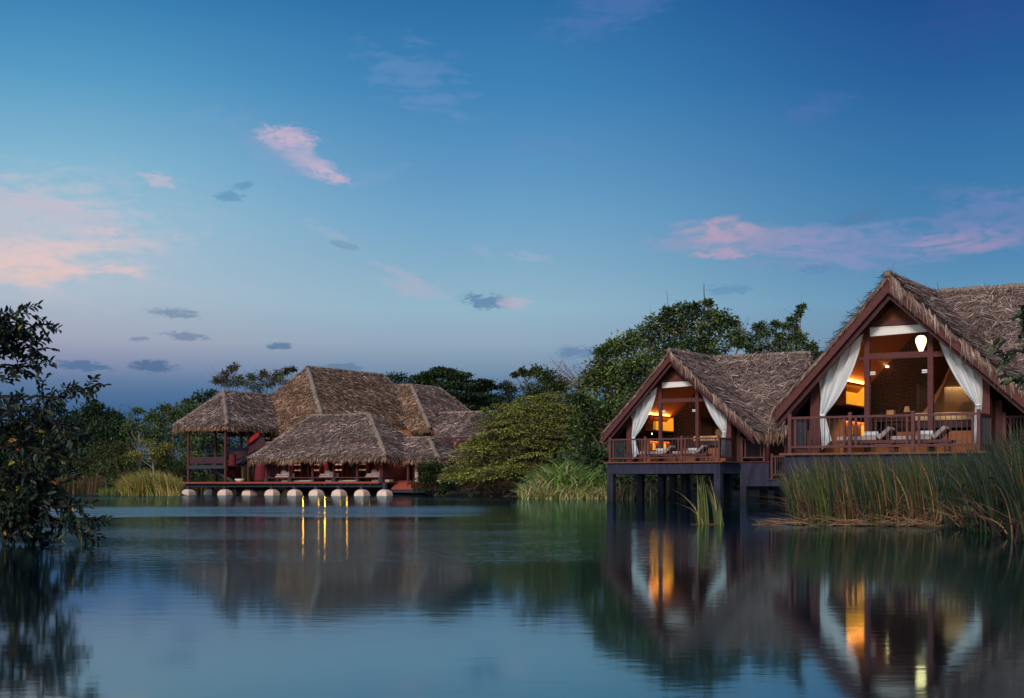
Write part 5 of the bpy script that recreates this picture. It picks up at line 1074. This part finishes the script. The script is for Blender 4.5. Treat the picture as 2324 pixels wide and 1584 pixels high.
# ---------------------------------------------------------------- foreground foliage
def branchy(name, label, B, mains, twig_cfg, leaf, cols, cat, accent=None, wood='dark_bark', r0=.02):
    root = empty(name, B, 0, label, cat); mb = MB(); Vs, Fs, Cs = [], [], []; k = 0
    for (pts, dens, lf_) in mains:
        P = [Vector(p) for p in pts]; fine = []
        for i in range(len(P)-1):
            for j in range(6): fine.append(P[i].lerp(P[i+1], j/6))
        fine.append(P[-1]); fine = [p+Vector(rand_dir(1)[0])*.015 for p in fine]; Ln = sum((fine[i+1]-fine[i]).length for i in range(len(fine)-1))
        mb.tube([p-B for p in fine], [r0*(1-.8*i/len(fine))*dens[1]+.003 for i in range(len(fine))], 5)
        nt_ = int(Ln*dens[0])
        for q in range(nt_):
            t_ = random.random()**.8; i = min(int(t_*(len(fine)-1)), len(fine)-2); s_ = fine[i].lerp(fine[i+1], random.random()); d0 = (fine[i+1]-fine[i]).normalized()
            d = (d0*.8+Vector(rand_dir(1)[0])*.9+Vector((0, 0, twig_cfg[2]))).normalized(); ln = random.uniform(*twig_cfg[:2]); c1_ = s_+d*ln*.5; e_ = s_+d*ln+Vector((0, 0, -.15*ln)); mb.tube([s_-B, c1_-B, e_-B], [.006, .004, .002], 4)
            n = int(ln/.035)+3; tt = np.linspace(.15, 1, n)[:, None]; X = (np.array(s_)*(1-tt)**2+2*tt*(1-tt)*np.array(c1_)+tt*tt*np.array(e_)); sgn = np.where(np.arange(n) % 2 == 0, 1, -1)[:, None]
            sd_ = unit(np.cross(np.array(d), rand_dir(1)[0]).reshape(1, 3)); D = unit(np.array(d)*.65+sd_*sgn*.75+R.normal(0, .22, (n, 3))+np.array([0, 0, -.25])); Nn = unit(np.array([0, -.3, .8])+R.normal(0, .45, (n, 3)))
            l_ = leaf*lf_*(.65+.55*R.random(n)); V, Fq = leaf_mesh(X, D, Nn, l_, l_*.48); C = leaf_cols(n, cols, var=.5)
            if accent: a_ = R.random(n) < .011; C[a_] = np.array(accent)[R.integers(0, len(accent), a_.sum())]
            Vs.append(V); Fs.append(Fq+k); k += len(V); Cs.append(np.repeat(C, 6, 0))
    o = np_mesh('leaves', np.concatenate(Vs), np.concatenate(Fs), M['leaf'], root, np.concatenate(Cs)); o.location = -B; mb.build('branches', M[wood], root); return root
T = 16.6
def q_(u, v, dy=0): return PX(u, v, T+dy)
FC = [(.011,.024,.020), (.017,.032,.022), (.008,.016,.016), (.035,.05,.018)]  # leaf colours darkened to stand in for the shade on this tree
trunkB = PX(-190, 1150, T+.3); trunkB.z = 0
hub = q_(-150, 980, .2)
mains = [([trunkB, hub], (0, 3.0), 1), ([hub, q_(-150, 790, .1), q_(-120, 715)], (10, 1.6), 1)]
def add(*pts, n=12, w=1.0, l=1.0): mains.append(([q_(*p) for p in pts], (n, w), l))
add((-150, 900), (-60, 790, -.1), (0, 735, -.2), (55, 700, -.2)); add((-60, 790, -.1), (20, 770, .1), (80, 735, 0), (122, 738, 0), n=20); add((-60, 800, .1), (10, 800, .3), (70, 790, .2), (95, 812, .2), n=20)
add((-150, 900, 0), (-60, 850, .3), (20, 830, .3), (88, 832, .2), n=24); add((-130, 930), (-40, 900, .2), (60, 900, .1), (130, 902, .0), (165, 880, -.1), (206, 882, -.1), n=13, w=1.2); add((-130, 960), (-20, 930, -.2), (60, 930, -.3), (130, 960, -.3), (165, 1000, -.3), n=26)
add((-130, 970), (0, 980, .2), (70, 960, .3), (120, 925, .4), n=26); add((-150, 990), (-20, 1020, -.1), (60, 1010, -.2), (150, 1040, -.3), n=26); add((-150, 1000), (0, 1060, .2), (70, 1080, .3), (140, 1105, .2), n=30); add((-150, 1010), (-10, 1090, -.2), (60, 1120, -.2), (120, 1150, -.3), (172, 1150, -.3), n=22)
add((-150, 1020), (-20, 1130, .1), (50, 1150, .1), (130, 1180, .1), (200, 1190, .1), n=12, w=.8); add((-150, 1030), (-40, 1150, 0), (20, 1180, 0), (70, 1215, 0), (95, 1232, 0), n=24); add((-150, 1040), (-60, 1160, -.3), (-10, 1190, -.3), (40, 1226, -.3), n=24)
for k in range(9):
    v = random.uniform(930, 1190); add((-150, 980), (-60, v-10, random.uniform(-.5, .6)), (random.uniform(0, 60), v+random.uniform(-15, 15), random.uniform(-.5, .6)), (random.uniform(25, 100), v+random.uniform(-25, 40), random.uniform(-.5, .6)), n=18, w=.7)
for k in range(4):
    v = random.uniform(715, 900); add((-150, 920), (-80, v, random.uniform(-.3, .4)), (random.uniform(-20, 30), v+random.uniform(-15, 15), random.uniform(-.3, .4)), n=22, w=.7)
branchy('overhanging_tree', 'dark leafy tree reaching over the water at the left edge with a few orange leaves', trunkB, mains, (.10, .30, .02), .090, FC, 'tree', accent=[(.55,.12,.02), (.45,.22,.03), (.30,.30,.04)])
T2 = 8.2
def r_(u, v, dy=0): return PX(u, v, T2+dy)
rB = PX(2700, 1103, T2+.4); rB.z = .4
mains = [([rB, r_(2680, 700), r_(2600, 560)], (0, 2.0), 1), ([r_(2670, 760), r_(2480, 680), r_(2380, 690), r_(2300, 718)], (9, .6), 1.0), ([r_(2670, 740), r_(2450, 740), r_(2340, 770), r_(2320, 800)], (10, .5), 1), ([r_(2480, 690), r_(2370, 670), r_(2330, 690), r_(2318, 745)], (14, .4), 1.0), ([r_(2450, 760), r_(2360, 790), r_(2290, 800), r_(2262, 800)], (8, .4), 1.0), ([r_(2670, 780), r_(2480, 900), r_(2370, 880), r_(2326, 850)], (10, .5), 1)]
branchy('overhanging_branch', 'dark leaves of a branch hanging in from the right edge over the large villa roof', rB, mains, (.05, .13, -.2), .062, [(.02,.04,.022), (.03,.06,.025), (.05,.09,.03)], 'tree', r0=.02)
